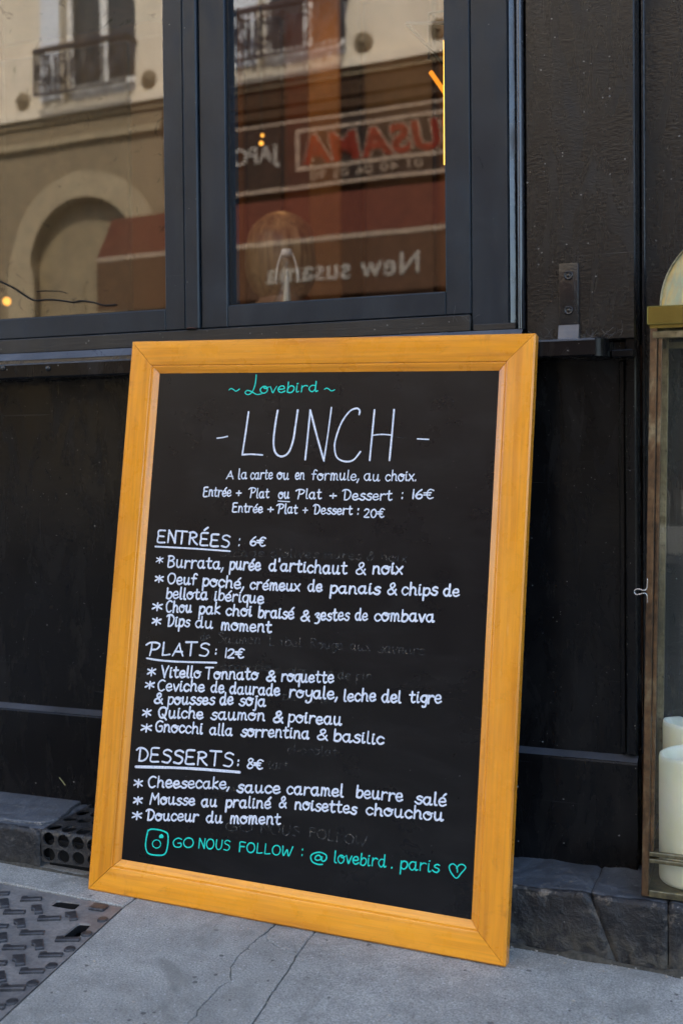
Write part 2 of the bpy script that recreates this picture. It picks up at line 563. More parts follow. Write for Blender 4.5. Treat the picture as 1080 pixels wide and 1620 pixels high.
def lathe(prof, n=32, cx=0, cy=0):
    bm = bmesh.new()
    rings = []
    for r, z in prof:
        if r < 1e-6:
            rings.append([bm.verts.new((cx, cy, z))])
        else:
            rings.append([bm.verts.new((cx + r * math.cos(2 * math.pi * i / n), cy + r * math.sin(2 * math.pi * i / n), z)) for i in range(n)])
    for a, b in zip(rings, rings[1:]):
        for i in range(n):
            j = (i + 1) % n
            if len(a) == 1 and len(b) == 1: continue
            if len(a) == 1: bm.faces.new((a[0], b[j], b[i]))
            elif len(b) == 1: bm.faces.new((a[i], a[j], b[0]))
            else: bm.faces.new((a[i], a[j], b[j], b[i]))
    bmesh.ops.recalc_face_normals(bm, faces=bm.faces)
    return bm
def tube(pts, r, n=8, bm=None, cap=True):
    bm = bm or bmesh.new()
    pts = [Vector(p) for p in pts]
    rings = []
    up = Vector((0, 0, 1))
    for i, p in enumerate(pts):
        d = (pts[min(i + 1, len(pts) - 1)] - pts[max(i - 1, 0)]).normalized()
        s = d.cross(up)
        if s.length < .05: s = d.cross(Vector((0, 1, 0)))
        s.normalize()
        q = s.cross(d)
        rr = r[i] if isinstance(r, (list, tuple)) else r
        rings.append([bm.verts.new(p + (s * math.cos(a) + q * math.sin(a)) * rr) for a in (2 * math.pi * k / n for k in range(n))])
    for a, b in zip(rings, rings[1:]):
        for i in range(n):
            bm.faces.new((a[i], a[(i + 1) % n], b[(i + 1) % n], b[i]))
    if cap:
        bm.faces.new(rings[0][::-1]); bm.faces.new(rings[-1])
    bmesh.ops.recalc_face_normals(bm, faces=bm.faces)
    return bm
def catmull(pts, sub=6, closed=False):
    out = []
    n = len(pts)
    for i in range(n - 1):
        p0 = pts[max(i - 1, 0)]; p1 = pts[i]; p2 = pts[i + 1]; p3 = pts[min(i + 2, n - 1)]
        for k in range(sub):
            t = k / sub
            out.append(tuple(.5 * ((2 * b) + (c - a) * t + (2 * a - 5 * b + 4 * c - d) * t * t + (3 * b - a - 3 * c + d) * t ** 3) for a, b, c, d in zip(p0, p1, p2, p3)))
    out.append(tuple(pts[-1]))
    return out
def prism(poly, z0, z1, bev=0.0):
    """(x,y) outline to a solid; the top rim bevelled"""
    a = sum(p[0] * q[1] - q[0] * p[1] for p, q in zip(poly, poly[1:] + poly[:1]))
    if a < 0:
        poly = poly[::-1]
    bm = bmesh.new()
    t = [bm.verts.new((x, y, z1)) for x, y in poly]
    b = [bm.verts.new((x, y, z0)) for x, y in poly]
    bm.faces.new(t)
    bm.faces.new(b[::-1])
    n = len(poly)
    for i in range(n):
        j = (i + 1) % n
        bm.faces.new((t[j], t[i], b[i], b[j]))
    bmesh.ops.recalc_face_normals(bm, faces=bm.faces)
    if bev:
        es = [e for e in bm.edges if all(abs(v.co.z - z1) < 1e-7 for v in e.verts)]
        bmesh.ops.bevel(bm, geom=es, offset=bev, segments=1, affect='EDGES')
    return bm
WORDS=[('A',167.7,589.6,179.4,589.9,8.3,1.8,'w'),('la',186.7,590.1,200.6,590.1,9.2,1.8,'w'),('carte',205.3,590.2,240.0,591.1,9.2,1.8,'w'),('ou',246.1,591.2,264.8,591.4,9.2,1.8,'w'),('en',273.5,591.6,288.2,591.6,9.2,1.8,'w'),('formule,',297.9,591.9,367.7,593.0,9.2,1.8,'w'),('au',374.4,592.8,397.6,593.1,9.2,1.8,'w'),('choix.',404.9,593.3,448.1,594.4,9.2,1.8,'w'),('Entrée',133.5,563.8,177.8,564.8,8.7,2.0,'w'),('+',185.1,565.0,193.4,565.3,8.7,2.0,'w'),('Plat',203.7,564.3,236.7,564.6,8.7,2.0,'w'),('ou',250.2,564.4,267.4,565.0,8.7,2.0,'w'),('Plat',275.5,565.2,315.3,565.8,8.7,2.0,'w'),('+',326.6,565.8,336.8,566.2,8.7,2.0,'w'),('Dessert',344.3,565.8,416.7,567.7,8.7,2.0,'w'),(':',429.6,569.4,431.9,569.4,8.7,2.0,'w'),('16€',444.8,570.8,473.5,571.4,8.7,2.0,'w'),('Entrée',181.3,543.5,228.3,543.9,8.3,2.0,'w'),('+',235.4,544.2,244.6,544.2,8.3,2.0,'w'),('Plat',248.2,544.0,281.2,544.8,8.3,2.0,'w'),('+',288.2,544.4,296.1,544.7,8.3,2.0,'w'),('Dessert',303.0,545.0,361.5,546.1,8.3,2.0,'w'),(':',368.5,546.4,370.8,546.5,8.3,2.0,'w'),('20€',377.7,543.6,406.8,543.7,8.3,2.0,'w'),('ENTRÉES',64.6,495.5,180.7,493.4,12.4,2.8,'w'),(':',194.6,495.2,197.4,495.3,11.0,2.0,'w'),('6€',211.7,497.1,235.9,497.3,9.2,2.4,'w'),('*',65.1,464.5,76.7,464.6,7.4,1.8,'w'),('Burrata,',83.7,460.3,173.8,462.0,10.6,2.7,'w'),('purée',183.2,462.5,231.3,463.7,10.6,2.7,'w'),("d'artichaut",242.9,464.3,359.3,465.5,10.6,2.7,'w'),('&',371.8,466.2,385.9,466.5,11.0,2.4,'w'),('noix',395.2,468.4,437.1,470.7,10.6,2.6,'w'),('*',65.7,436.9,79.3,437.3,8.3,2.6,'w'),('Oeuf',85.8,436.5,133.7,438.1,10.1,2.7,'w'),('poché,',142.9,436.8,207.6,436.8,10.1,2.7,'w'),('crémeux',216.4,436.7,292.1,439.1,9.7,2.7,'w'),('de',303.1,439.1,324.8,440.0,10.1,2.6,'w'),('panais',336.4,438.8,407.8,442.3,10.1,2.6,'w'),('&',417.8,442.0,430.9,442.3,10.1,2.6,'w'),('chips',436.9,442.7,486.4,445.6,10.1,2.6,'w'),('de',493.5,445.3,515.7,445.6,10.1,2.6,'w'),('bellota',86.3,415.6,153.0,418.2,10.1,2.7,'w'),('ibérique',163.3,418.0,239.5,418.4,10.1,2.6,'w'),('*',64.7,396.3,81.3,396.9,9.2,2.7,'w'),('Chou',86.7,396.4,129.4,398.8,10.1,2.7,'w'),('pak',140.5,397.3,173.8,399.5,10.1,2.7,'w'),('choi',182.0,398.3,223.0,399.8,10.1,2.7,'w'),('braisé',232.3,399.1,286.2,400.2,10.1,2.7,'w'),('&',296.5,398.7,309.8,399.2,10.1,2.6,'w'),('zestes',316.1,401.3,366.5,404.4,10.1,2.6,'w'),('de',373.9,405.3,392.4,406.2,10.1,2.6,'w'),('combava',401.0,406.1,484.5,410.9,10.1,2.6,'w'),('*',66.2,376.4,80.9,376.5,8.7,2.7,'w'),('Dips',88.9,376.6,127.7,379.0,10.1,2.7,'w'),('du',135.6,377.7,164.4,378.9,10.1,2.7,'w'),('moment',177.3,378.2,254.3,379.7,10.1,2.7,'w'),('PLATS',58.8,333.0,160.7,340.4,12.9,2.7,'w'),(':',170.7,343.5,173.5,343.7,7.4,2.2,'w'),('12€',186.2,340.3,215.1,341.8,9.2,2.4,'w'),('*',64.9,304.2,78.7,305.4,9.2,2.6,'w'),('Vitello',86.7,304.5,151.0,308.8,10.1,2.7,'w'),('Tonnato',156.2,307.9,239.1,314.9,10.1,2.7,'w'),('&',251.5,313.8,265.4,314.6,10.1,2.7,'w'),('roquette',273.6,315.5,350.0,320.5,10.1,2.6,'w'),('*',63.1,285.6,78.2,286.9,8.3,2.7,'w'),('Ceviche',83.1,284.9,158.4,291.0,10.1,2.7,'w'),('de',167.3,290.9,188.9,292.0,10.1,2.7,'w'),('daurade',196.5,291.8,272.9,296.3,10.1,2.7,'w'),('royale,',286.8,295.6,356.5,299.4,10.1,2.7,'w'),('leche',365.3,298.0,410.6,301.8,10.1,2.7,'w'),('del',417.9,301.6,445.5,303.4,10.1,2.7,'w'),('tigre',455.7,304.8,499.6,307.7,10.1,2.7,'w'),('&',80.2,267.2,93.9,267.6,10.1,2.7,'w'),('pousses',101.8,267.9,175.5,275.1,10.1,2.7,'w'),('de',182.6,275.3,203.9,277.4,10.1,2.7,'w'),('soja',212.2,277.3,253.3,280.0,10.1,2.7,'w'),('*',62.1,245.7,76.4,247.1,9.2,2.6,'w'),('Quiche',87.7,247.8,159.4,253.7,10.1,2.7,'w'),('saumon',170.4,253.9,253.6,261.1,10.1,2.7,'w'),('&',265.9,260.1,280.4,260.8,10.1,2.7,'w'),('poireau',287.9,262.9,365.0,266.2,10.1,2.6,'w'),('*',61.8,225.0,79.3,226.4,9.2,2.6,'w'),('Gnocchi',84.7,227.9,160.6,233.2,10.1,2.7,'w'),('alla',170.1,232.8,206.5,235.4,10.1,2.7,'w'),('sorrentina',218.4,236.2,320.1,243.8,10.1,2.7,'w'),('&',331.5,243.8,346.5,244.3,10.1,2.6,'w'),('basilic',354.8,244.5,425.1,247.7,10.1,2.6,'w'),('DESSERTS',56.5,184.8,209.9,193.8,13.3,2.8,'w'),(':',216.7,195.9,220.0,196.3,7.4,2.4,'w'),('8€',231.0,194.4,255.1,195.9,9.2,2.4,'w'),('*',57.2,147.1,71.5,147.9,9.2,2.7,'w'),('Cheesecake,',79.8,150.4,207.2,163.7,10.1,2.7,'w'),('sauce',218.3,160.6,283.1,167.3,10.1,2.7,'w'),('caramel',291.8,168.0,373.7,174.5,10.1,2.6,'w'),('beurre',391.2,175.9,455.2,178.4,10.1,2.6,'w'),('salé',471.0,178.5,513.2,180.0,10.1,2.6,'w'),('*',58.7,123.7,73.0,125.1,9.2,2.7,'w'),('Mousse',85.1,127.6,156.3,135.3,9.7,2.7,'w'),('au',165.6,135.2,190.6,137.9,9.7,2.7,'w'),('praliné',203.4,139.1,271.0,145.6,9.7,2.7,'w'),('&',282.6,148.5,293.7,149.4,9.7,2.7,'w'),('noisettes',305.6,149.7,393.4,154.7,9.7,2.6,'w'),('chouchou',405.4,156.2,510.5,161.4,9.7,2.6,'w'),('*',58.4,103.0,74.3,104.6,8.7,2.7,'w'),('Douceur',79.7,104.9,163.7,114.3,9.7,2.7,'w'),('du',174.7,114.4,200.5,117.4,9.7,2.7,'w'),('moment',212.1,118.5,286.7,126.7,9.7,2.7,'w'),('GO',126.3,75.1,158.5,78.0,9.4,1.7,'t'),('NOUS',166.6,79.2,214.2,83.0,9.4,1.7,'t'),('FOLLOW',228.2,83.4,306.4,88.2,9.4,1.7,'t'),(':',319.7,90.3,321.6,90.5,9.2,1.7,'t'),('@',332.0,85.0,355.4,85.5,10.1,1.7,'t'),('lovebird',366.0,89.0,437.8,93.4,10.1,1.7,'t'),('.',444.6,93.7,445.9,93.9,7.4,2.0,'t'),('paris',456.9,94.3,508.5,97.4,10.6,1.7,'t'),('ovebird',211.0,712.3,299.5,714.6,9.7,1.7,'t'),("Salade d'olives",168.3,479.8,316.2,485.5,7.8,1.4,'g'),('mures & noix',325.4,485.9,441.7,486.0,7.8,1.4,'g'),('de',145.3,361.1,161.2,361.5,7.4,1.3,'g'),('Saumon',173.2,359.8,238.9,363.1,9.2,1.5,'g'),('Label',252.3,362.5,300.0,363.7,8.3,1.5,'g'),('Rouge',312.0,363.8,359.4,365.0,8.3,1.5,'g'),('aux',369.2,365.8,398.6,366.5,8.3,1.4,'g'),('saveurs',409.2,365.7,473.1,367.6,8.3,1.5,'g'),('carpaccio',171.3,322.2,257.7,327.9,7.4,1.3,'g'),('& pignons',262.6,326.6,345.6,328.8,8.3,1.3,'g'),('de pin',354.8,326.3,403.7,328.2,8.3,1.3,'g'),('chocolat',289.2,221.2,361.8,226.1,7.4,1.2,'g'),('tart',261.1,197.9,292.6,199.9,8.3,1.2,'g'),('GO',205.3,108.2,246.1,111.3,8.7,1.7,'g'),('NOUS',258.3,112.1,315.4,115.8,8.7,1.7,'g'),('FOLLOW',329.0,116.9,409.2,115.1,8.7,1.7,'g'),('parmesan',158.4,419.2,246.0,419.6,7.4,1.2,'g'),('terrine',274.7,290.4,348.2,292.4,7.4,1.2,'g'),('du moment',150.3,159.1,246.9,160.8,7.4,1.2,'g')]
LINES=[([(195.6,685.8),(193.2,655.3),(190.5,624.8)],2.8,'w',0),([(190.5,624.8),(205.0,625.7),(221.7,625.0)],2.6,'w',0),([(240.5,687.8),(238.4,668.8),(237.4,644.2),(241.4,628.9),(251.1,623.5),(261.3,629.2),(267.1,646.2),(269.1,665.7),(271.0,688.6)],3.1,'w',1),([(287.2,620.0),(288.5,649.7),(289.9,688.6)],2.9,'w',0),([(289.9,688.6),(302.2,653.1),(315.0,618.9)],3.1,'w',0),([(315.0,618.9),(318.5,656.5),(321.1,692.5)],2.4,'w',0),([(362.3,683.3),(362.6,688.8),(357.7,691.6),(347.8,687.1),(337.0,671.1),(330.6,650.2),(329.5,637.4),(333.8,624.0),(345.1,618.5),(357.8,620.6),(367.4,632.2)],2.6,'w',1),([(384.0,689.4),(382.8,657.1),(381.5,621.0)],2.8,'w',0),([(383.3,654.9),(396.8,656.3),(410.7,655.5)],2.0,'w',0),([(411.8,689.8),(410.9,657.4),(409.6,621.6)],2.9,'w',0),([(148.9,647.8),(157.4,648.9),(165.0,650.6)],2.2,'w',0),([(446.9,650.9),(462.4,650.4)],2.0,'w',0),([(162.2,717.5),(165.4,719.5),(169.2,718.1),(173.4,715.8),(178.7,718.7)],1.6,'t',1),([(309.0,718.1),(312.0,719.7),(315.5,718.4),(319.5,715.8),(324.2,717.4)],1.6,'t',1),([(203.5,738.9),(203.0,726.6),(200.1,716.6),(195.7,711.7),(191.1,711.0),(187.9,713.7),(191.3,716.7),(198.0,715.0),(206.4,711.0),(213.9,711.9)],1.7,'t',1),([(250.8,561.2),(267.8,560.8)],1.8,'w',0),([(62.4,489.0),(126.2,489.0),(181.9,488.2)],2.7,'w',0),([(62.6,329.4),(82.0,328.2),(113.6,328.8),(173.4,332.4)],3.0,'w',0),([(58.7,176.6),(141.1,184.1),(220.7,188.2)],4.2,'w',0),([(86.0,92.7),(84.1,80.3),(84.4,68.7),(89.7,61.1),(103.3,60.7),(115.2,64.0),(118.7,75.9),(118.1,89.6),(113.9,93.7),(103.0,95.2),(90.8,94.5),(86.9,91.9)],2.3,'t',1),([(107.6,76.6),(107.0,73.7),(104.8,71.4),(101.6,70.2),(98.4,70.5),(95.8,72.2),(94.7,74.8),(95.3,77.7),(97.5,80.0),(100.7,81.2),(104.0,80.9),(106.5,79.2),(107.6,76.6)],1.5,'t',1),([(106.9,86.9),(107.9,88.0),(108.6,87.2)],6.0,'t',0),([(531.9,101.9),(531.0,107.7),(526.1,111.0),(521.9,108.7),(521.4,104.6),(524.8,98.9),(531.3,94.2),(537.1,101.5),(542.2,108.6),(539.0,111.9),(534.1,111.0),(530.6,106.4)],1.7,'t',1),([(416.8,652.7),(429.9,652.2)],1.5,'g',0)]

# ============================================================ THE GROUND
TILT = math.atan(.0276)
def GX(x): return x + .907
pav = empty('pavement', (-.907, 0, 0), (0, TILT, 0), kind='structure')
def jag(pts, amp, step, seed):
    rnd = random.Random(seed)
    out = []
    for a, b in zip(pts, pts[1:]):
        n = max(1, int(math.dist(a, b) / step))
        for i in range(n):
            t = i / n
            j = 0 if i == 0 and not out else amp
            out.append((a[0] + (b[0] - a[0]) * t + rnd.uniform(-j, j), a[1] + (b[1] - a[1]) * t + rnd.uniform(-j, j)))
    out.append(pts[-1])
    return out
def slab(name, poly, bev=.0007, z1=0.0, z0=-.03, mat='asphalt', parent=pav):
    return obj(name, prism([(GX(x), y) for x, y in poly], z0, z1, bev), mat, parent)
YR = -2.3                                              # kerb line of this pavement
c1 = [(-.622, -.10), (-.618, -.181), (-.620, -.217), (-.621, -.242), (-.621, -.281), (-.617, -.306), (-.611, -.320), (-.601, -.337), (-.606, -.352), (-.605, -.368), (-.605, -.395), (-.605, -.415), (-.599, -.426), (-.601, -.445), (-.585, -.62), (-.60, -.9)]
c2 = [(-.562, -.10), (-.560, -.198), (-.556, -.242), (-.549, -.293), (-.543, -.352), (-.539, -.382), (-.535, -.417), (-.50, -.7), (-.47, -.95)]
c1j, c2j = jag(c1, .0012, .007, 3), jag(c2, .0007, .009, 4)
sh = lambda pts, d: [(x + d, y) for x, y in pts]
cR = [(-.8285, -.204), (-.7905, -.518), (-.7375, -.95)]       # right edge of the iron cover
patch = jag([(-.6185, -.214), (-.586, -.234), (-.5575, -.244)], .0016, .005, 5)
slab('slab', [(-.8285, -.09), (-.8285, -.204)] + cR[1:] + [(-.60, -.95)] + sh(c1j, -.0005)[::-1])
i1 = next(i for i, p in enumerate(c1j) if p[1] < -.2165)
i2 = next(i for i, p in enumerate(c2j) if p[1] < -.2455)
slab('slab', sh(c1j[:i1], .0005) + [(x, y + .0012) for x, y in patch[1:]] + sh(c2j[:i2], -.0007)[::-1], .0018, z1=-.0004)
slab('slab', sh(c1j[i1:], .0005) + [(-.60, -.95), (-.47, -.95)] + sh(c2j[i2:], -.0007)[::-1] + [(x, y - .0012) for x, y in patch[::-1]])
slab('slab', sh(c2j, .0007) + [(-.47, -.952), (8, -.952), (8, -.09), (-.56, -.09)], z1=-.0006)
slab('slab', [(-8, -.09), (-8, -.1985), (-1.53, -.1925), (-.8315, -.2035), (-.8315, -.09)], .0016, z1=.0006)
slab('slab', [(-8, -.20), (-8, -.952), (-1.452, -.952), (-1.542, -.196)])
slab('slab', [(-8, -.955), (-8, YR), (8, YR), (8, -.955)])
box('joint_bed', -8, 9, -2.2, -.05, -.08, -.031, 'bed', pav)
# kerb and road
for k in range(18):
    x = -8.1 + k * .95
    box('kerbstone', x + .004, x + .946, YR - .18, YR - .004, -.25, -.002, 'kerb', pav, .008)
street = empty('road', (-.907, 0, 0), (0, TILT, 0), kind='structure')
box('carriageway', -30, 32, -8.6, YR - .184, -.3, -.12, 'road', street)
far_pav = empty('far_pavement', (-.907, 0, 0), (0, TILT, 0), kind='structure')
box('paving', -30, 32, -14.5, -8.604, -.3, -.01, 'asphalt', far_pav)

# ------------------------------------------------------------ utility cover
cov = empty('utility_cover', (-.907, 0, 0), (0, TILT, 0), 'cast iron utility cover with raised treads and two slots, left of the chalkboard', 'manhole cover')
outer = [(-.8315, -.2060), (-.7935, -.518), (-.7405, -.95), (-1.448, -.95), (-1.535, -.1955)]
h1 = [(-.9233, -.2378), (-.9235, -.2215), (-.8932, -.2171), (-.8904, -.2363)]
h2 = [(-.8525, -.3116), (-.8555, -.2743), (-.8406, -.2708), (-.8345, -.307)]
def holed_plate(outer, holes, z, depth):
    bm = bmesh.new()
    edges = []
    def loop(pts, zz=z):
        vs = [bm.verts.new((GX(x), y, zz)) for x, y in pts]
        es = [bm.edges.new((vs[i], vs[(i + 1) % len(vs)])) for i in range(len(vs))]
        return vs, es
    ov, oe = loop(outer)
    edges += oe
    hv = []
    for h in holes:
        cx = sum(p[0] for p in h) / 4; cy = sum(p[1] for p in h) / 4
        big = [(cx + (x - cx) * 1.22, cy + (y - cy) * 1.22) for x, y in h]
        r = []
        for q in range(4):
            a_, b_ = big[q], big[(q + 1) % 4]
            for t_ in (.10, .3, .5, .7, .90): r.append((a_[0] + (b_[0] - a_[0]) * t_, a_[1] + (b_[1] - a_[1]) * t_))
        v, e = loop(r)
        edges += e
        hv.append((v, h, r, cx, cy))
    bmesh.ops.triangle_fill(bm, use_beauty=True, edges=edges)
    bmesh.ops.recalc_face_normals(bm, faces=bm.faces)
    for f in bm.faces:
        if f.normal.z < 0: f.normal_flip()
    for v, h, r, cx, cy in hv:
        inn = [bm.verts.new((GX(cx + (x - cx) * .95), cy + (y - cy) * .95, z - .0022)) for x, y in r]
        dn = [bm.verts.new((p.co.x, p.co.y, z - depth)) for p in inn]
        for i in range(len(v)):
            j = (i + 1) % len(v)
            bm.faces.new((v[i], v[j], inn[j], inn[i]))
            bm.faces.new((inn[i], inn[j], dn[j], dn[i])).material_index = 1  # slot walls coloured black to paint the shade inside
    for i in range(len(ov)):
        pass
    lo = [bm.verts.new((p.co.x, p.co.y, z - depth)) for p in ov]
    for i in range(len(ov)):
        j = (i + 1) % len(ov)
        bm.faces.new((ov[i], lo[i], lo[j], ov[j]))
    return bm
obj('plate', holed_plate(outer, [h1, h2], -.0012, .012), 'cover', cov, mats=['cover', 'void'])
box('slot_shade', GX(-1.1), GX(-.80), -.40, -.208, -.031, -.020, 'void', cov)  # black box standing in for the shade below the slots
def rotpoly(poly, cx, cy, a, s=1):
    c, sn = math.cos(a), math.sin(a)
    return [(cx + s * (x * c - y * sn), cy + s * (x * sn + y * c)) for x, y in poly]
barp = [(-.0150, -.0052), (.0150, -.0048), (.0155, .0045), (-.0045, .0040), (-.006, .0080), (-.0150, .0076)]
stubp = [(-.0125, -.0088), (-.0015, -.0090), (.0015, -.0055), (.0135, -.0052), (.0135, .0058), (-.0120, .0060)]
def tread_mesh(poly):
    bm = prism(poly, -.001, .0042, .0011)
    me = bpy.data.meshes.new('tread')
    bm.to_mesh(me); bm.free()
    me.materials.append(M['tread'])
    return me
bar_me, stub_me = tread_mesh(barp), tread_mesh(stubp)
def in_cover(x, y, m=.012):
    xr = -.8285 + (-.204 - y) * (.038 / .314) if y > -.518 else -.7905 + (-.518 - y) * (.053 / .432)
    xl = -1.535 + (-.1955 - y) * .115
    return xl + m < x < xr - m and -.95 + m < y < -.206 - m * .8
def near_hole(x, y):
    return any(abs(x - sum(p[0] for p in h) / 4) < .026 and abs(y - sum(p[1] for p in h) / 4) < .024 for h in (h1, h2)) or (abs(x + .8598) < .022 and abs(y + .2206) < .016)
rnd = random.Random(11)
cnt = 0
def put(me, x, y, a):
    global cnt
    o = bpy.data.objects.new('tread', me)
    COL.objects.link(o)
    o.parent = cov
    o.location = (GX(x) + rnd.uniform(-.0006, .0006), y, -.0012)
    o.rotation_euler = (0, 0, a + rnd.uniform(-.05, .05))
    s = rnd.uniform(.92, 1.04)
    o.scale = (s, s, rnd.uniform(.7, 1.05))
    cnt += 1
for i in range(-13, 4):
    for j in range(-4, 15):
        x = -.8944 + i * .0541 + j * .0054; y = -.3214 + i * .0014 - j * .0443
        if in_cover(x, y, .013) and not near_hole(x, y): put(bar_me, x, y, R(27))
        x += -.0307 + .0; y += .0182
        if in_cover(x, y, .013) and not near_hole(x, y): put(stub_me, x, y, R(-50))
studm = bmesh.new()
join(studm, lathe([(.0075, -.001), (.0072, .0016), (.0058, .0026), (0, .0028)], 12))
sme = bpy.data.meshes.new('stud'); studm.to_mesh(sme); studm.free(); sme.materials.append(M['tread'])
for k in range(15):
    y = -.250 - k * .0455
    x = -.8308 + (-.25 - y) * .123 - .0035
    if y < -.94: break
    o = bpy.data.objects.new('stud', sme); COL.objects.link(o); o.parent = cov
    o.location = (GX(x), y, -.0012); o.scale = (.95, 1.15, rnd.uniform(.7, 1))
sq = rotpoly([(-.0115, -.0075), (-.0095, -.0095), (.0095, -.0095), (.0115, -.0075), (.0115, .0075), (.0095, .0095), (-.0095, .0095), (-.0115, .0075)], GX(-.8598), -.2206, R(6))
obj('boss', prism(sq, -.002, .0022, .0012), 'tread', cov)

# chewing gum, grit
def blob(name, cx, cy, r, h, seed, mat):
    rn = random.Random(seed)
    bm = bmesh.new()
    c = bm.verts.new((cx, cy, h))
    r1, r2 = [], []
    for i in range(18):
        a = 2 * math.pi * i / 18
        k = 1 + .28 * noise.noise(Vector((math.cos(a) * 1.6, math.sin(a) * 1.6, seed)))
        r1.append(bm.verts.new((cx + r * .75 * k * math.cos(a), cy + r * .6 * k * math.sin(a), h * rn.uniform(.8, 1.1))))
        r2.append(bm.verts.new((cx + r * k * math.cos(a), cy + r * .8 * k * math.sin(a), -.0004)))
    for i in range(18):
        j = (i + 1) % 18
        bm.faces.new((c, r1[i], r1[j]))
        bm.faces.new((r1[i], r2[i], r2[j], r1[j]))
    bmesh.ops.recalc_face_normals(bm, faces=bm.faces)
    return obj(name, bm, mat, None, 'all')
g = blob('chewing_gum', GX(-.700), -.497, .0135, .0016, 3, 'gum'); g.parent = None
g.location = (-.907, 0, .0002); g.rotation_euler = (0, TILT, 0)
tag(g, 'flattened pale chewing gum stuck to the pavement in the bottom left foreground', 'chewing gum')
bm = bmesh.new()
rn = random.Random(5)
for k in range(700):
    x = rn.uniform(-1.3, -.05)
    y0 = -.142 if x < -.8 else -.142 + (x + .8) * .055
    y = y0 - abs(rn.gauss(0, .012))
    if rn.random() < .25: y = rn.uniform(-.55, -.2)
    if in_cover(x, y, -.003): continue
    s = rn.choice([.0006, .0007, .0009, .0010, .0016]) * rn.uniform(.7, 1.3)
    if rn.random() < .02: s *= 2
    b2 = bmesh.new()
    bmesh.ops.create_icosphere(b2, subdivisions=1, radius=s)
    for v in b2.verts:
        v.co = Vector((v.co.x * rn.uniform(.8, 1.4), v.co.y * rn.uniform(.8, 1.3), v.co.z * .6)) + Vector((x + .907, y, s * .3))
    join(bm, b2)
grit = obj('grit', bm, 'grit'); grit.location = (-.907, 0, 0); grit.rotation_euler = (0, TILT, 0)
tag(grit, kind='stuff', label='pale grit and crumbs scattered along the foot of the stone step', cat='grit')

# ============================================================ THE STONE STEP
step = empty('stone_step', (-.6, -.06, 0), label='low worn stone step painted black, running along the foot of the shopfront', cat='step')
STEPOFF = Vector((-.6, -.06, 0))
def front_y(x): return -.134 + max(0, min(1, (x + .95) / .65)) * .024
def stone(x0, x1, seed, zt=.060, fine=.0045, rough=1.0):
    bm = bmesh.new()
    lay = bm.verts.layers.float.new('arris')
    nx = max(2, int((x1 - x0) / fine))
    prof = []
    for k in range(14): prof.append((0, k / 13))           # top from back to front
    for k in range(1, 7): prof.append((1, k / 6))          # rounded arris
    for k in range(1, 16): prof.append((2, k / 15))        # face
    rows = []
    for i in range(nx + 1):
        x = x0 + (x1 - x0) * i / nx
        fy = front_y(x) + .004 * noise.noise(Vector((x * 7, seed, 0))) * rough
        fz = zt + .0025 * noise.noise(Vector((x * 5, seed, 9)))
        edge = min(i, nx - i) * (x1 - x0) / nx
        er = max(0, .004 - edge) / .004
        rad = .007 + .004 * noise.noise(Vector((x * 22, seed, 3))) + .006 * er
        row = []
        for kind, t in prof:
            if kind == 0:
                y, z, n = .02 + (fy + rad - .02) * t, fz, Vector((0, 0, 1))
            elif kind == 1:
                a = t * math.pi / 2
                y, z = fy + rad - rad * math.sin(a), fz - rad + rad * math.cos(a)
                n = Vector((0, -math.sin(a), math.cos(a)))
            else:
                z = fz - rad - (fz - rad + .035) * t
                y = fy - .004 * t
                n = Vector((0, -1, 0))
            p = Vector((x, y, z))
            d = noise.fractal(p * 14 + Vector((seed, 0, 0)), .9, 2.1, 4) * .0034 + noise.fractal(p * 90, .8, 2.0, 3) * .0011
            chipn = noise.noise(Vector((x * 30 + seed, y * 30, z * 30)))
            if kind >= 1 and chipn > .18: d -= (chipn - .18) * .011
            if kind == 1: d *= 1.3
            p += n * d * rough
            p -= n * er * .0028
            p.x += .42 * max(0, zt - p.z) * math.exp(-((x + .2173) / .04) ** 2)
            vv = bm.verts.new(p - STEPOFF)
            vv[lay] = 1.0 if kind == 1 else (.55 if er > .2 and kind == 2 else (.5 if kind == 2 and t < .14 else 0.0))
            row.append(vv)
        rows.append(row)
    for a, b in zip(rows, rows[1:]):
        for j in range(len(prof) - 1):
            f = bm.faces.new((a[j], a[j + 1], b[j + 1], b[j]))
            f.material_index = 1 if j < 13 else 0
    bm.faces.new([v for v in rows[0]] ) if False else None
    bmesh.ops.recalc_face_normals(bm, faces=bm.faces)
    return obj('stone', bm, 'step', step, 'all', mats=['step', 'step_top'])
stone(-2.4, -1.232, 1.3, fine=.01)
stone(-1.228, -1.018, 2.7)
stone(-.82, -.4975, 4.1, fine=.008)
stone(-.4945, -.2175, 5.9, rough=.95)
stone(-.2171, -.1225, 5.9, rough=.95)
stone(-.1215, .10, 5.9, rough=1.0)
stone(.104, .9, 11.2, fine=.01)
box('core', -2.4 + .6, .3, -.095 + .06, .10, -.05, .040, 'void', step)  # black core paints the shade seen through the vent holes
box('core', .302, 1.5, -.08 + .06, .10, -.05, .044, 'bed', step)
# threshold behind the step on the door side
box('threshold', -.165 + .6, 1.5, .065, .17, -.02, .0605, 'step_top', step, .003)
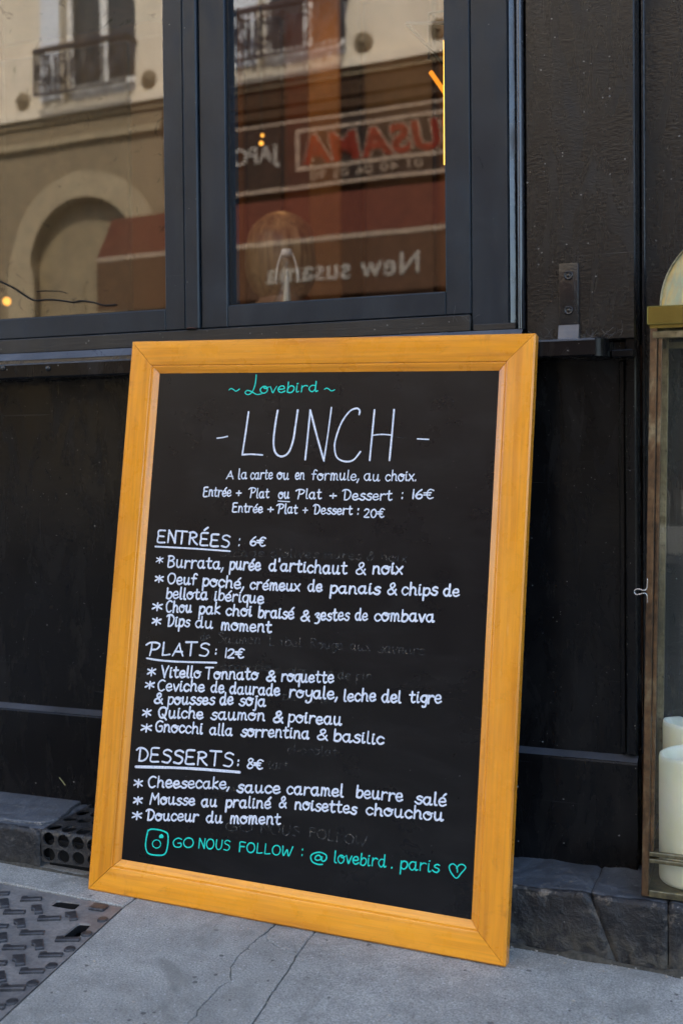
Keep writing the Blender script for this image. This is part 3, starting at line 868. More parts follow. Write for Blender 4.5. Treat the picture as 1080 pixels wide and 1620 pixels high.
# ragged mortar fillet at the foot
bm = bmesh.new()
rows = []
for i in range(500):
    x = -1.6 + 2.2 * i / 499
    fy = front_y(x)
    n1 = noise.fractal(Vector((x * 16, 3, 0)), 1, 2, 4)
    w = .002 + .006 * n1
    gz = -.0276 * (x + .907)
    rows.append([bm.verts.new(Vector((x, fy - .002, gz + .003 + .006 * n1)) - STEPOFF), bm.verts.new(Vector((x, fy - .006 - w * .3, gz + .004 + .002 * n1)) - STEPOFF), bm.verts.new(Vector((x, fy - .006 - max(.002, w), gz - .001)) - STEPOFF)])
for a, b in zip(rows, rows[1:]):
    for j in range(2): bm.faces.new((a[j], a[j + 1], b[j + 1], b[j]))
bmesh.ops.recalc_face_normals(bm, faces=bm.faces)
obj('mortar_strip', bm, 'dirt', step, 'all')

# perforated vent plate folded over the step edge
def vent():
    bm = bmesh.new()
    px, nX = .0258, 8
    X0 = -1.0155
    rows_s = [(-.028, .034), (-.062, .034), (-.096, .034), (-.130, .026)]     # top rows: centre along s
    S = []
    s = 0.0
    LT = .139                     # length of the top, back to arris
    cells = [(0, .034), (.034, .034), (.068, .034), (.102, .037), (.139, .0225), (.1615, .0225)]
    def mapsp(u, s):
        # s runs from the back over the top, around the arris, down the face
        if s < LT - .004:
            return (u, .008 - s, .0605)
        if s < LT + .004:
            a = (s - (LT - .004)) / .008 * math.pi / 2
            return (u, .008 - (LT - .004) - .006 * math.sin(a), .0605 - .006 + .006 * math.cos(a))
        return (u, .008 - LT - .002, .0545 - (s - LT - .004))
    for ci, (s0, ds) in enumerate(cells):
        for k in range(nX):
            u0 = X0 + k * px
            cu, cs = u0 + px / 2, s0 + ds / 2
            ru, rs = px * .395, ds * (.36 if ci < 4 else .42)
            if ci == 3: cs = s0 + ds * .62
            n = 24
            inner, outerv, low = [], [], []
            for i in range(n):
                a = 2 * math.pi * i / n + math.pi / 4
                c, sn = math.cos(a), math.sin(a)
                m = max(abs(c), abs(sn))
                ou, os_ = u0 + px / 2 + c / m * px / 2, s0 + ds / 2 + sn / m * ds / 2
                pi_ = mapsp(cu + ru * c, cs + rs * sn)
                inner.append(bm.verts.new(pi_))
                outerv.append(bm.verts.new(mapsp(ou, os_)))
                q = Vector(pi_)
                nrm = Vector((0, 0, -1)) if cs + rs * sn < LT - .002 else Vector((0, 1, 0))
                low.append(bm.verts.new(q + nrm * .0035))
            for i in range(n):
                j = (i + 1) % n
                bm.faces.new((outerv[i], outerv[j], inner[j], inner[i]))
                bm.faces.new((inner[i], inner[j], low[j], low[i]))
    bmesh.ops.remove_doubles(bm, verts=bm.verts, dist=.0003)
    bmesh.ops.recalc_face_normals(bm, faces=bm.faces)
    for v in bm.verts:
        v.co += Vector((0, noise.noise(v.co * 25) * .0012, noise.noise(v.co * 25 + Vector((5, 5, 5))) * .0014))
        v.co -= STEPOFF
    return obj('vent_grille', bm, 'vent', step, True)
vent()
box('vent_shade', -1.012 + .6, -.82 + .6, -.118 + .06, -.112 + .06, -.02, .040, 'void', step)  # black sheet standing in for shade behind the face holes
# broken stone tongue beside the vent
bm = bmesh.new()
tp = [(-1.235, .012), (-1.036, .012), (-1.032, -.020), (-1.022, -.060), (-1.016, -.090), (-1.030, -.112), (-1.10, -.118), (-1.235, -.112)]
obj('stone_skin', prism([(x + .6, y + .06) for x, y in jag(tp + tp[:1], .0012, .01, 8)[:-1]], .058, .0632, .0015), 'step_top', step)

# ============================================================ THE SHOPFRONT
front = empty('shopfront', (0, 0, 0), label='black painted restaurant shopfront with two navy framed windows above recessed panels', cat='shopfront')
# lower panels: recessed field, proud bottom board, top shadow rail
box('panel', -3.2, -.182, .016, .05, .205, .760, 'black_smooth', front)
prof = [(.05, .030), (.0, .030), (-.004, .034), (-.004, .199), (-.002, .2018), (.0155, .2060), (.05, .2060)]
bm = sweep_x([(y, z) for y, z in prof], -3.2, -.169, 1, True)
obj('bottom_board', bm, 'black_smooth', front)
obj('board_ledge_highlight', sweep_x([(-.0030, .2022), (.0155, .2068), (.0155, .2062), (-.0022, .2018)], -3.2, -.1695, 90, True, .0005), 'ledge', front)  # strip coloured as the sky highlight along the board top
box('panel_moulding', -.193, -.1845, .010, .022, .2095, .735, 'black_smooth', front, .002)
box('panel_stile', -.1835, -.1695, .002, .06, .2095, .765, 'black_smooth', front, .002)
# sloped offcut behind the lantern
bm = prism([(-.168, .205), (-.152, .205), (-.152, .245), (-.160, .275), (-.168, .25)], 0, .03, .001)
for v in bm.verts: v.co = Vector((v.co.x, .06 - v.co.z, v.co.y))
obj('wedge', bm, 'black_smooth', front)
# sill: strip below the casements, weather slope with painted highlight, nosing with rounded end
box('sill_strip', -3.2, -.3905, -.006, .05, .7815, .8045, 'sill', front, .0012)
sl = [(.05, .7808), (-.004, .7808), (-.009, .7795), (-.021, .7690), (-.022, .7620), (.05, .7620)]
obj('sill_slope', sweep_x(sl, -3.2, -.317, 40, True, .0007), 'iron', front, True)
obj('sill_slope_highlight', sweep_x([(-.0075, .7812), (-.0225, .7690), (-.0225, .7686), (-.0075, .7800)], -3.2, -.317, 60, True, .0005), 'ledge', front)  # pale strip painting the sky highlight on the slope
obj('sill_edge_highlight', sweep_x([(-.046, .7606), (-.0515, .7597), (-.0548, .7583), (-.0546, .7572), (-.046, .7590)], -3.2, -.2145, 80, True, .0004), 'ledge', front)  # thin pale strip painting the highlight along the nosing edge
ns = [(.05, .7612), (-.020, .7612), (-.050, .7600), (-.0535, .7575), (-.0545, .7390), (-.052, .7365), (.05, .7365)]
obj('sill_nosing', sweep_x(ns, -3.2, -.2145, 60, True, .0006), 'black_smooth', front, True)
# rounded, chipped nosing end and the dusty stub beyond it
bm = bmesh.new()
pr = [(-.2145, -.0543), (-.211, -.0540), (-.2075, -.0525), (-.2045, -.050), (-.202, -.0465), (-.2003, -.042), (-.1995, -.036), (-.1995, .02), (-.2145, .02)]
bm = prism(pr, .7365, .7605, .0015)
obj('sill_nosing', bm, 'black_smooth', front, True)
box('sill_stub', -.1990, -.1700, -.020, .02, .7365, .7465, 'black_smooth', front, .0015)
for x, z in ((-1.132, .7540), (-1.048, .7505)):
    s_ = obj('screw', lathe([(0, .0022), (.0016, .0022), (.0024, .0010), (.0040, .0018), (.0044, 0)], 16), 'iron', front, 'all')
    s_.rotation_euler = (R(90), 0, 0); s_.location = (x, -.0545, z)

# pilaster
box('pilaster', -.3135, -.1695, -.001, .07, .7615, 2.75, 'black', front, .0018)
# half round bead and its fillets
bm = bmesh.new()
def vbead(x0, x1, yb, prof, z0, z1, nz=60, jit=.0004):
    bm = bmesh.new()
    rows = []
    for i in range(nz + 1):
        z = z0 + (z1 - z0) * i / nz
        row = []
        for u, y in prof:
            v = noise.noise_vector(Vector((u * 9, z * 40, 1)))
            row.append(bm.verts.new((x0 + (x1 - x0) * u + v.x * jit, yb - y + v.y * jit, z)))
        rows.append(row)
    for a, b in zip(rows, rows[1:]):
        for j in range(len(prof) - 1):
            bm.faces.new((a[j], a[j + 1], b[j + 1], b[j]))
    bmesh.ops.recalc_face_normals(bm, faces=bm.faces)
    return bm
hr = [(0, -.02)] + [(.5 - .5 * math.cos(math.pi * k / 12), .011 * math.sin(math.pi * k / 12)) for k in range(13)] + [(1, -.02)]
obj('bead', vbead(-.3255, -.3150, .001, hr, .7812, 2.6), 'navy_bead', front, 'all')
obj('bead', vbead(-.3365, -.3262, .004, [(0, -.02), (0, .002), (.15, .006), (.85, .003), (1, -.02)], .7812, 2.6), 'navy_bead', front, True)
# navy jamb
box('jamb', -.3895, -.3372, 0, .06, .7812, 2.6, 'navy', front, .0015)
box('jamb_foot', -.3860, -.3270, -.006, -.0005, .7812, .7905, 'sill', front, .001)

# casements
def casement(x0, x1, gx0, gx1, gz, top, glass, yoff=0.0):
    w = obj('window_frame', _frame_bm(x0, x1, gx0, gx1, gz, top, yoff), 'navy', front, True)
    # gasket
    bm = bmesh.new()
    for a in ((gx0 - .0002, gx0 + .0022, .810, 2.5), (gx1 - .0022, gx1 + .0002, .810, 2.5)):
        bx(bm, a[0], a[1], yoff + .008, yoff + .0165, gz + .002, top - .002)
    bx(bm, gx0 + .0022, gx1 - .0022, yoff + .010, yoff + .0165, gz - .0002, gz + .0022)
    obj('gasket', bm, 'gasket', w)
    bm = bmesh.new()
    bx(bm, gx0 - .004, gx1 + .004, yoff + .0172, yoff + .0212, gz - .004, top + .004)
    # only the front sheet carries the reflection
    bm.normal_update()
    bmesh.ops.delete(bm, geom=[f for f in bm.faces if f.normal.y > -.5], context='FACES')
    obj('pane', bm, glass, w)
    return w
def _frame_bm(x0, x1, gx0, gx1, gz, top, yoff):
    bm = bmesh.new()
    zb = .8062
    b = .0014
    bx(bm, x0, gx0, yoff, yoff + .045, zb, top + .05, b)
    bx(bm, gx1, x1, yoff, yoff + .045, zb, top + .05, b)
    bx(bm, gx0 + .0002, gx1 - .0002, yoff + .0004, yoff + .045, zb, gz, b)
    bx(bm, gx0 + .0002, gx1 - .0002, yoff + .0004, yoff + .045, top, top + .05, b)
    return bm
casement(-1.95, -.8372, -1.90, -.8712, .8388, 2.45, 'glass_left')
casement(-.8090, -.3905, -.7655, -.4265, .8388, 2.45, 'glass_right')
box('mullion_cover', -.8345, -.8108, -.0052, .03, .8052, 2.5, 'navy', front, .002)
box('mullion', -.8370, -.8092, .012, .05, .8065, 2.5, 'navy_bead', front)
obj('rust_patch', lathe([(0, .0015), (.006, .0012), (.0085, 0)], 9), 'rust', front).location = (-.823, -.0055, .806)
box('lintel', -1.95, -.315, .0, .10, 2.503, 2.75, 'navy', front)
# unseen upper facade and flanks of the same building, raised to shade the street
bldg = empty('restaurant_building', (0, 0, 0), label='plastered upper storeys of the restaurant building above the black shopfront', cat='building')
box('wall', -9, 4.6, -.05, .0 + .35, 2.752, 8.6, 'plaster', bldg)
box('wall', -9, -3.202, .0, .35, -.2, 2.75, 'black', bldg)
box('wall', 1.4, 4.6, .0, .35, -.5, 2.75, 'black', bldg)
box('gable', -9.3, -9.002, -.05, 9, -.5, 8.6, 'plaster', bldg)
box('gable', 4.602, 4.9, -.05, 9, -.5, 8.6, 'plaster', bldg)
box('roof', -9.3, 4.9, -.25, 9, 8.602, 8.8, 'shop_brown', bldg)
# recessed reveal to the right of the pilaster
box('reveal_panel', -.169, .55, .0715, .12, .05, 2.75, 'black', front)
bm = bmesh.new()
bx(bm, -.1685, -.1630, .060, .0712, .05, 2.75, .0015)
obj('reveal_bead', bm, 'iron', front, True)
box('reveal_panel', .5505, 1.399, -.0, .12, .05, 2.75, 'black', front, .003)
box('plinth', -3.2, -.3, .051, .10, .0, .80, 'void', front)
box('backing', -.345, -.165, .0705, .075, .76, 2.75, 'void', front)

# iron bracket on the pilaster
br = empty('iron_bracket', (-.2555, -.003, .78), label='black painted iron angle strap screwed to the pilaster, standing on the sill end', cat='bracket')
bm = bmesh.new()
bx(bm, -.0130, .0130, -.0035, .0018, .0035, .0855, .0012, 2)
obj('strap', bm, 'iron', br, True)
ft = [(.0018, .0033), (-.0035, .0033), (-.0105, -.0165), (-.0145, -.0190), (-.0145, -.0187), (.0018, -.0187)]
b = sweep_x(ft, -.0135, .0135, 1, True)
obj('foot', b, 'ledge', br, True)  # foot coloured to carry the sky highlight
for z in (.069, .0225):
    s_ = obj('screw', lathe([(0, .0008), (.0022, .0008), (.0030, -.0002), (.0044, .0022), (.0056, .0022), (.0062, 0)], 20), 'iron', br, 'all')
    s_.rotation_euler = (R(90), 0, 0); s_.location = (.0, -.0035, z)
# dust fluff on the sill end
bm = bmesh.new()
rn = random.Random(21)
for k in range(26):
    if k < 14: x, z, y = rn.uniform(-.24, -.185), .7625, rn.uniform(-.04, -.01)
    elif k < 20: x, z, y = rn.uniform(-.305, -.27), .7625, rn.uniform(-.035, -.012)
    else: x, z, y = rn.uniform(-.42, -.385), .795, rn.uniform(-.010, -.006)
    p = [Vector((x, y, z))]
    d = Vector((rn.uniform(-1, 1), rn.uniform(-.3, .3), rn.uniform(-.1, .8))).normalized() * .004
    for s in range(4):
        p.append(p[-1] + d)
        d = (d + Vector((rn.uniform(-1, 1), rn.uniform(-1, 1), rn.uniform(-1, 1))) * .0022)
    tube(p, .00022, 3, bm)
tag(obj('cobweb', bm, 'dust_web'), 'grey fluff and cobweb threads caught on the end of the sill', 'cobweb', kind='stuff')
# a straw stuck to the bottom board
o = obj('dry_straw', tube([(-1.072, -.006, .098), (-1.066, -.0062, .0925), (-1.061, -.006, .0865)], .0007, 6), 'straw')
tag(o, 'thin dry yellow straw stuck low on the black bottom board', 'straw')

# ============================================================ THE CHALKBOARD
lean, byaw, broll = .129, -.0011, -.0276
u = Vector((math.cos(byaw), math.sin(byaw), 0)); nn = Vector((-math.sin(byaw), math.cos(byaw), 0))
v = math.cos(lean) * Vector((0, 0, 1)) + math.sin(lean) * nn
u2 = math.cos(broll) * u + math.sin(broll) * v
v2 = -math.sin(broll) * u + math.cos(broll) * v
n2 = v2.cross(u2)
board = empty('chalkboard', label='black menu chalkboard in an orange wooden frame leaning against the shopfront', cat='chalkboard')
board.matrix_world = Matrix(((u2.x, n2.x, v2.x, -.9074), (u2.y, n2.y, v2.y, -.1765), (u2.z, n2.z, v2.z, .0008), (0, 0, 0, 1)))
BW, BH = .600, .7893
RAILP = [(0, .019), (0, .0022), (.0022, 0), (.0345, .0), (.0360, .0010), (.0366, .0026), (.0376, .0024), (.0392, .0030), (.0440, .0062), (.0470, .0078), (.0470, .0140), (.008, .020)]
def rail(L):
    bm = bmesh.new()
    g = .00032
    rows = []
    nx = 24
    for i in range(nx + 1):
        t = i / nx
        row = []
        for a, y in RAILP:
            x = a + g + (L - 2 * (a + g)) * t
            wv = .00025 * noise.noise(Vector((x * 14, a * 200, L)))
            row.append(bm.verts.new((x, y + wv, a)))
        rows.append(row)
    for r1, r2 in zip(rows, rows[1:]):
        for j in range(len(RAILP)):
            k = (j + 1) % len(RAILP)
            bm.faces.new((r1[j], r1[k], r2[k], r2[j]))
    bm.faces.new(rows[0]); bm.faces.new(rows[-1][::-1])
    bmesh.ops.recalc_face_normals(bm, faces=bm.faces)
    return bm
for L, loc, ry in ((BW, (0, 0, 0), 0), (BH, (0, 0, BH), 90), (BW, (BW, 0, BH), 180), (BH, (BW, 0, 0), 270)):
    o = obj('frame_rail', rail(L), 'wood', board, True)
    o.location = loc
    o.rotation_euler = (0, R(ry), 0)
SY = .0078
bm = bmesh.new()
bx(bm, .0472, BW - .0472, SY, SY + .004, .0472, BH - .0472)
slate = obj('slate', bm, 'slate', board)
box('back_panel', .010, BW - .010, .0145, .0178, .010, BH - .010, 'shop_brown', board)

G = {
'a': "8,9 5,10 2,9 0,5 2,1 5,0 8,4 8,9|8,10 8,3 9,0 11,1", 'b': "1,18 1,9 1,1|1,6 4,10 8,9 9,5 7,1 4,0 1,1",
'c': "8,8 5,10 2,9 0,5 2,1 5,0 8,2", 'd': "8,9 5,10 2,9 0,5 2,1 5,0 8,4|8,18 8,9 8,3 9,0 11,1",
'e': "1,5 5,5 8,6 7,9 5,10 2,9 0,5 2,1 5,0 9,2", 'é': "1,5 5,5 8,6 7,9 5,10 2,9 0,5 2,1 5,0 9,2|5,13 8,17",
'f': "8,16 6,18 4,17 3,13 3,0|0,9 7,9", 'g': "8,9 5,10 2,9 0,5 2,2 5,1 8,4 8,9|8,10 8,0 7,-6 4,-7 3,-6",
'h': "1,18 1,9 1,0|1,6 4,10 7,9 8,6 8,1 10,0", 'i': "1,10 1,2 2,0 4,1|1,14 2,14.6", 'j': "3,10 3,2 3,-5 2,-8 0,-8|2,14 4,14.6",
'k': "1,18 1,9 1,0|7,10 1,5 8,0", 'l': "1,18 1,9 1,3 2,0 4,0", 'm': "1,10 1,0|1,6 3,10 5,9 6,6 6,0|6,6 8,10 10,9 11,6 11,1 13,0",
'n': "1,10 1,0|1,6 4,10 7,9 8,5 8,1 10,0", 'o': "6,10 3,10 0,7 0,4 2,1 5,0 8,2 9,5 8,8 6,10 4,8 7,7 10,9", 'p': "1,10 1,1 1,-8|1,7 4,10 8,9 9,5 7,1 4,0 1,2",
'q': "8,9 5,10 2,9 0,5 2,1 5,0 8,4|8,10 8,1 8,-8", 'r': "1,10 1,0|1,6 3,9 6,10 8,9", 's': "8,9 5,10 2,8 3,6 6,5 8,3 6,0 3,0 0,2",
't': "3,16 3,9 3,3 5,0 8,1|0,10 7,10.5", 'u': "1,10 1,4 3,0 6,1 8,4|8,10 8,3 9,0 11,1", 'v': "0,10 2,5 4,0 6,5 8,10", 'w': "0,10 2,0 5,8 8,0 10,10",
'x': "0,10 8,0|8,10 0,0", 'y': "1,10 1,6 3,3 6,3 9,6|9,10 9,1 8,-5 5,-8 2,-7 2,-5", 'z': "0,8 3,10 7,9 3,5 7,3 8,-1 5,-5 1,-5",
'A': "0,0 3,9 6,18|6,18 8,9 11,0|2,6 10,6", 'E': "9,18 1,17 1,9 1,0 10,0|1,9 8,9", 'É': "9,18 1,17 1,9 1,0 10,0|1,9 8,9|4,22 8,26", 'N': "1,0 1,9 1,18|1,18 6,9 10,0|10,0 10,18",
'T': "-1,18 5,18 11,18|5,18 5,9 5,0", 'R': "1,0 1,9 1,17|0,17 5,18 9,15 8,11 2,9|4,9 7,4 11,0", 'S': "10,16 6,18 2,16 2,12 8,9 10,5 7,0 1,1",
'P': "-3,15 1,18 8,18 12,15 9,9 3,8|3,17 3,9 2,0", 'L': "1,18 1,9 1,0|1,0 5,0 9,1", 'D': "-1,15 2,18 8,17 12,11 11,4 7,0 3,0|3,17 3,9 3,0",
'B': "1,18 1,9 1,0 6,0 10,3 8,8 3,9|0,18 6,18 9,14 6,10 3,9", 'O': "7,18 3,17 0,11 1,4 5,0 10,2 12,9 10,16 6,18", 'C': "10,16 6,18 2,15 0,9 2,2 6,0 10,2",
'V': "0,18 3,9 6,0|6,0 8,9 11,18", 'Q': "7,18 3,17 0,11 1,4 5,0 9,2 11,9 10,16 6,18|6,5 9,1 12,-3", 'G': "10,16 6,18 2,15 0,9 2,2 6,0 10,2 10,8 6,8",
'M': "0,0 2,18|2,18 7,7|7,7 12,18|12,18 14,0", 'U': "1,18 1,6 3,1 6,0 9,3 10,9 10,18", 'F': "10,18 2,18 2,9 2,0|2,10 9,10", 'W': "0,18 2,0 7,12 10,0 15,18",
'0': "6,17 2,15 0,9 2,2 5,0 8,2 10,9 8,15 5,17", '1': "1,18 1,9 1,0", '2': "0,14 3,17 7,16 8,12 4,5 0,0 9,0", '6': "7,18 3,13 0,6 2,1 5,0 8,3 7,8 3,8 1,5",
'8': "8,16 5,18 2,15 4,10 8,6 8,2 4,0 1,3 3,8 7,12 8,16", '€': "11,16 7,18 4,15 3,9 4,3 7,0 11,2|-1,11 8,11.5|-1,7 7,7",
'&': "12,0 4,12 4,16 7,18 9,15 7,11 1,6 1,2 4,0 8,2 11,8", '*': "5,17 5,8 5,1|0,14 10,4|10,14 0,4", '+': "5,12 5,2|0,7 10,7", ':': "1,1 1.3,2.6|1,9 1.3,10.6",
',': "2,2 1,-1 0,-4", '.': "1,0 1.4,1", "'": "1,19 1,14", '@': "10,4 8,10 5,9 4,5 6,3 9,5 10,9 10,4 12,3 14,7 13,13 8,16 3,13 0,7 2,0 7,-3 11,-2",
}
def stroke(bm, pts, w, h=.00028):
    """one marker stroke: a low rounded ribbon lying on the slate (x,z), raised along -y"""
    P = [Vector((p[0], p[1])) for p in pts]
    Q = [P[0]]
    for p in P[1:]:
        if (p - Q[-1]).length > w * .12: Q.append(p)
    if len(Q) < 2: Q.append(Q[0] + Vector((w * .3, 0)))
    d0 = (Q[1] - Q[0]).normalized(); d1 = (Q[-1] - Q[-2]).normalized()
    pts = [(Q[0] - d0 * w * .48, .3), (Q[0] - d0 * w * .34, .74)] + [(q, 1) for q in Q] + [(Q[-1] + d1 * w * .34, .74), (Q[-1] + d1 * w * .48, .3)]
    rows = []
    for i, (p, f) in enumerate(pts):
        a = pts[max(0, i - 1)][0]; b = pts[min(len(pts) - 1, i + 1)][0]
        t = (b - a).normalized()
        s = Vector((-t.y, t.x))
        f *= 1 + .22 * noise.noise(Vector((p.x * 190, p.y * 190, 0)))
        row = []
        for k, hh in ((-.5, -.0002), (-.38, h * .8), (0, h), (.38, h * .8), (.5, -.0002)):
            q = p + s * (k * w * f)
            row.append(bm.verts.new((q.x, SY - hh * (1 if f > .5 else .6), q.y)))
        rows.append(row)
    for r1, r2 in zip(rows, rows[1:]):
        for j in range(4): bm.faces.new((r1[j], r1[j + 1], r2[j + 1], r2[j]))
MC = {'w': 'chalk_w', 't': 'chalk_t', 'g': 'chalk_g'}
rw = random.Random(99)
def fix_normals(bm):
    bmesh.ops.recalc_face_normals(bm, faces=bm.faces)
    if sum(f.normal.y for f in bm.faces) > 0:
        for f in bm.faces: f.normal_flip()
def write(text, x0, y0, x1, y1, xh, sw, col):
    x0, y0, x1, y1, xh, sw = (a / 1000 for a in (x0, y0, x1, y1, xh, sw))
    sw *= 1.1; xh *= .95
    gl = []
    X = 0
    for ch in text:
        if ch == ' ': X += 7; continue
        st = [[tuple(float(c) for c in p.split(',')) for p in s.split()] for s in G[ch].split('|')]
        mx = max(p[0] for s in st for p in s)
        gl.append((X, st))
        X += mx + (2.2 if ch.islower() else 3.2)
    tot = max(X0 + p[0] for X0, st in gl for s in st for p in s)
    minx = min(X0 + p[0] for X0, st in gl for s in st for p in s)
    W = math.hypot(x1 - x0, y1 - y0)
    caps = text.isupper() or text[0] in '0123456789€&'
    ys = xh / 10
    if caps: ys = xh * 1.45 / 18 if not text.isupper() or len(text) < 2 else xh * 1.45 / 18
    if text in ('&', '*', '+'): ys = xh * 1.5 / 18
    if tot - minx < 2.5: xs = ys
    else: xs = (W - sw * .6) / (tot - minx)
    ux, uy = (x1 - x0) / W, (y1 - y0) / W
    bm = bmesh.new()
    slant = .04
    for X0, st in gl:
        jy = rw.uniform(-.45, .45); js = rw.uniform(.95, 1.05)
        for s in st:
            pts = []
            s2 = catmull(s, 5) if len(s) > 2 else catmull([s[0], ((s[0][0] + s[1][0]) / 2 + rw.uniform(-.3, .3), (s[0][1] + s[1][1]) / 2), s[1]], 3)
            for px, py in s2:
                if not caps: py = 10 + (py - 10) * .74 if py > 10 else py * (.8 if py < 0 else 1)
                a = (X0 + px - minx) * xs + sw * .3 + py * ys * slant
                b = (py * js + jy) * ys + sw * .2
                pts.append((x0 + a * ux, y0 + a * uy + b))
            stroke(bm, pts, sw * rw.uniform(.86, 1.12))
    fix_normals(bm)
    return obj('lettering', bm, MC[col], slate, True)
for wd in WORDS:
    if wd[7] == 'g':
        o = write(*wd)
        o.name = 'erased_lettering'
        o.location.y = .00012
    else:
        write(*wd)
for pts, sw, col, sm in LINES:
    p = [(a / 1000, b / 1000) for a, b in pts]
    if sm: p = catmull(p, 6)
    elif len(p) > 2: p = catmull(p, 4)
    bm = bmesh.new()
    stroke(bm, p, sw / 1000)
    fix_normals(bm)
    obj('marker_stroke', bm, MC[col], slate, True)

# ============================================================ THE LANTERN
lan = empty('candle_lantern', (-.1545, -.101, .0635), (0, R(.55), R(-.6)), 'tall brass and glass candle lantern with an arched roof standing on the step', 'lantern')
LW, LD = .225, .165
T = 0.006      # inward taper per side at the top
def lpost(name, x, y, s, z0, z1, mat='brass', tx=0, ty=0):
    bm = bmesh.new()
    bx(bm, x, x + s, y, y + s, z0, z1, .0009)
    for v_ in bm.verts:
        k = (v_.co.z - z0) / (z1 - z0)
        v_.co.x += tx * k; v_.co.y += ty * k
    return obj(name, bm, mat, lan, True)
P_ = .0085
for x, y, tx, ty in ((0, 0, T, T), (LW - P_, 0, -T, T), (0, LD - P_, T, -T), (LW - P_, LD - P_, -T, -T)):
    lpost('post', x, y, P_, 0.0, .704, 'brass_rust' if x == 0 and y == 0 else 'brass', tx, ty)
def lbar(name, x0, x1, y0, y1, z0, z1, mat='brass', bev=.0008):
    return box(name, x0, x1, y0, y1, z0, z1, mat, lan, bev)
# base band, mid band, top band
for z0, z1, dx in ((.0, .0085, 0), (.0425, .0475, .0002), (.0505, .0560, .0005), (.688, .697, .0055)):
    lbar('band', P_ + .0002, LW - P_ - .0002, dx, dx + .0065, z0, z1)
    lbar('band', P_ + .0002, LW - P_ - .0002, LD - .0065 - dx, LD - dx, z0, z1)
    lbar('band', dx, dx + .0065, P_ + .0002, LD - P_ - .0002, z0, z1)
    lbar('band', LW - .0065 - dx, LW - dx, P_ + .0002, LD - P_ - .0002, z0, z1)
# inner door frame of the glazed front
for x in (P_ + .0012, LW - P_ - .0060):
    lpost('door_stile', x, .0012, .0048, .0565, .688, 'brass_rust' if x < .1 else 'brass', T if x < .1 else -T, T * .8)
lbar('floor_plate', .004, LW - .004, .004, LD - .004, .0015, .0045, 'brass')
def pane_l(x0, x1, y0, y1, z0, z1, tx0=0, tx1=0, ty=0):
    bm = bmesh.new()
    vs = [bm.verts.new(p) for p in ((x0, y0, z0), (x1, y1, z0), (x1 + tx1, y1 + ty, z1), (x0 + tx0, y0 + ty, z1))]
    bm.faces.new(vs)
    return obj('pane', bm, 'glass_lantern', lan)
pane_l(P_, LW - P_, .0035, .0035, .0085, .0425)
pane_l(P_ + .005, LW - P_ - .005, .0035, .0035, .0562, .688, T, -T, T * .8)
pane_l(.004, .004, P_, LD - P_, .0085, .0425)
pane_l(.004, .004, P_, LD - P_, .0562, .688, T, T, 0)
pane_l(LW - .004, LW - .004, P_, LD - P_, .0085, .688, -T, -T, 0)
pane_l(P_, LW - P_, LD - .0035, LD - .0035, .0085, .688, T, -T, -T)
# lid and arched roof
bm = bmesh.new()
bx(bm, T - .0035, LW - T + .0035, T - .0035, LD - T + .0035, .7045, .7275, .001)
bx(bm, T - .0005, LW - T + .0005, T - .0005, LD - T + .0005, .7005, .7043)
obj('lid', bm, 'brass_lid', lan, True)
cx, Rr, zc = LW / 2, LW / 2 - .017, .7278
bm = bmesh.new()
fan = [bm.verts.new((cx + (Rr - .002) * math.cos(math.pi * k / 40), T + .006, zc + (Rr - .002) * math.sin(math.pi * k / 40))) for k in range(41)]
bm.faces.new(fan)
obj('lunette', bm, 'brass_iris', lan)
bm = bmesh.new()
fan = [bm.verts.new((cx + (Rr - .002) * math.cos(math.pi * k / 40), LD - T - .006, zc + (Rr - .002) * math.sin(math.pi * k / 40))) for k in range(41)]
bm.faces.new(fan[::-1])
obj('lunette', bm, 'brass_iris', lan)
bm = bmesh.new()
rr = []
for k in range(41):
    a = math.pi * k / 40
    rr.append([bm.verts.new((cx + q * math.cos(a), y, zc + q * math.sin(a))) for q, y in ((Rr, T + .001), (Rr, LD - T - .001), (Rr - .0018, LD - T - .001), (Rr - .0018, T + .001))])
for a, b in zip(rr, rr[1:]):
    for j in range(4): bm.faces.new((a[j], a[(j + 1) % 4], b[(j + 1) % 4], b[j]))
bmesh.ops.recalc_face_normals(bm, faces=bm.faces)
obj('arched_roof', bm, 'brass', lan, 'all')
ring = [(cx + .028 * math.cos(a), LD / 2, zc + Rr + .030 + .028 * math.sin(a)) for a in [2 * math.pi * k / 28 for k in range(29)]]
obj('ring_handle', tube(ring, .0024, 8, cap=False), 'brass', lan, 'all')
# bent wire catch sticking out of the door edge
hk = [(.0052, -.0004, .398), (.0045, -.0008, .383), (.000, -.002, .3800), (-.006, -.002, .3815), (-.0105, -.002, .3810), (-.0130, -.002, .3770), (-.0105, -.002, .3730), (-.005, -.002, .3738), (.000, -.0015, .3755), (.0045, -.0008, .3730), (.0055, -.0004, .360)]
hk = [(x * .85 + .0008, y, .377 + (z - .377) * .8) for x, y, z in hk]
obj('wire_catch', tube(catmull(hk, 5), .00062, 8), 'steel', lan, 'all')

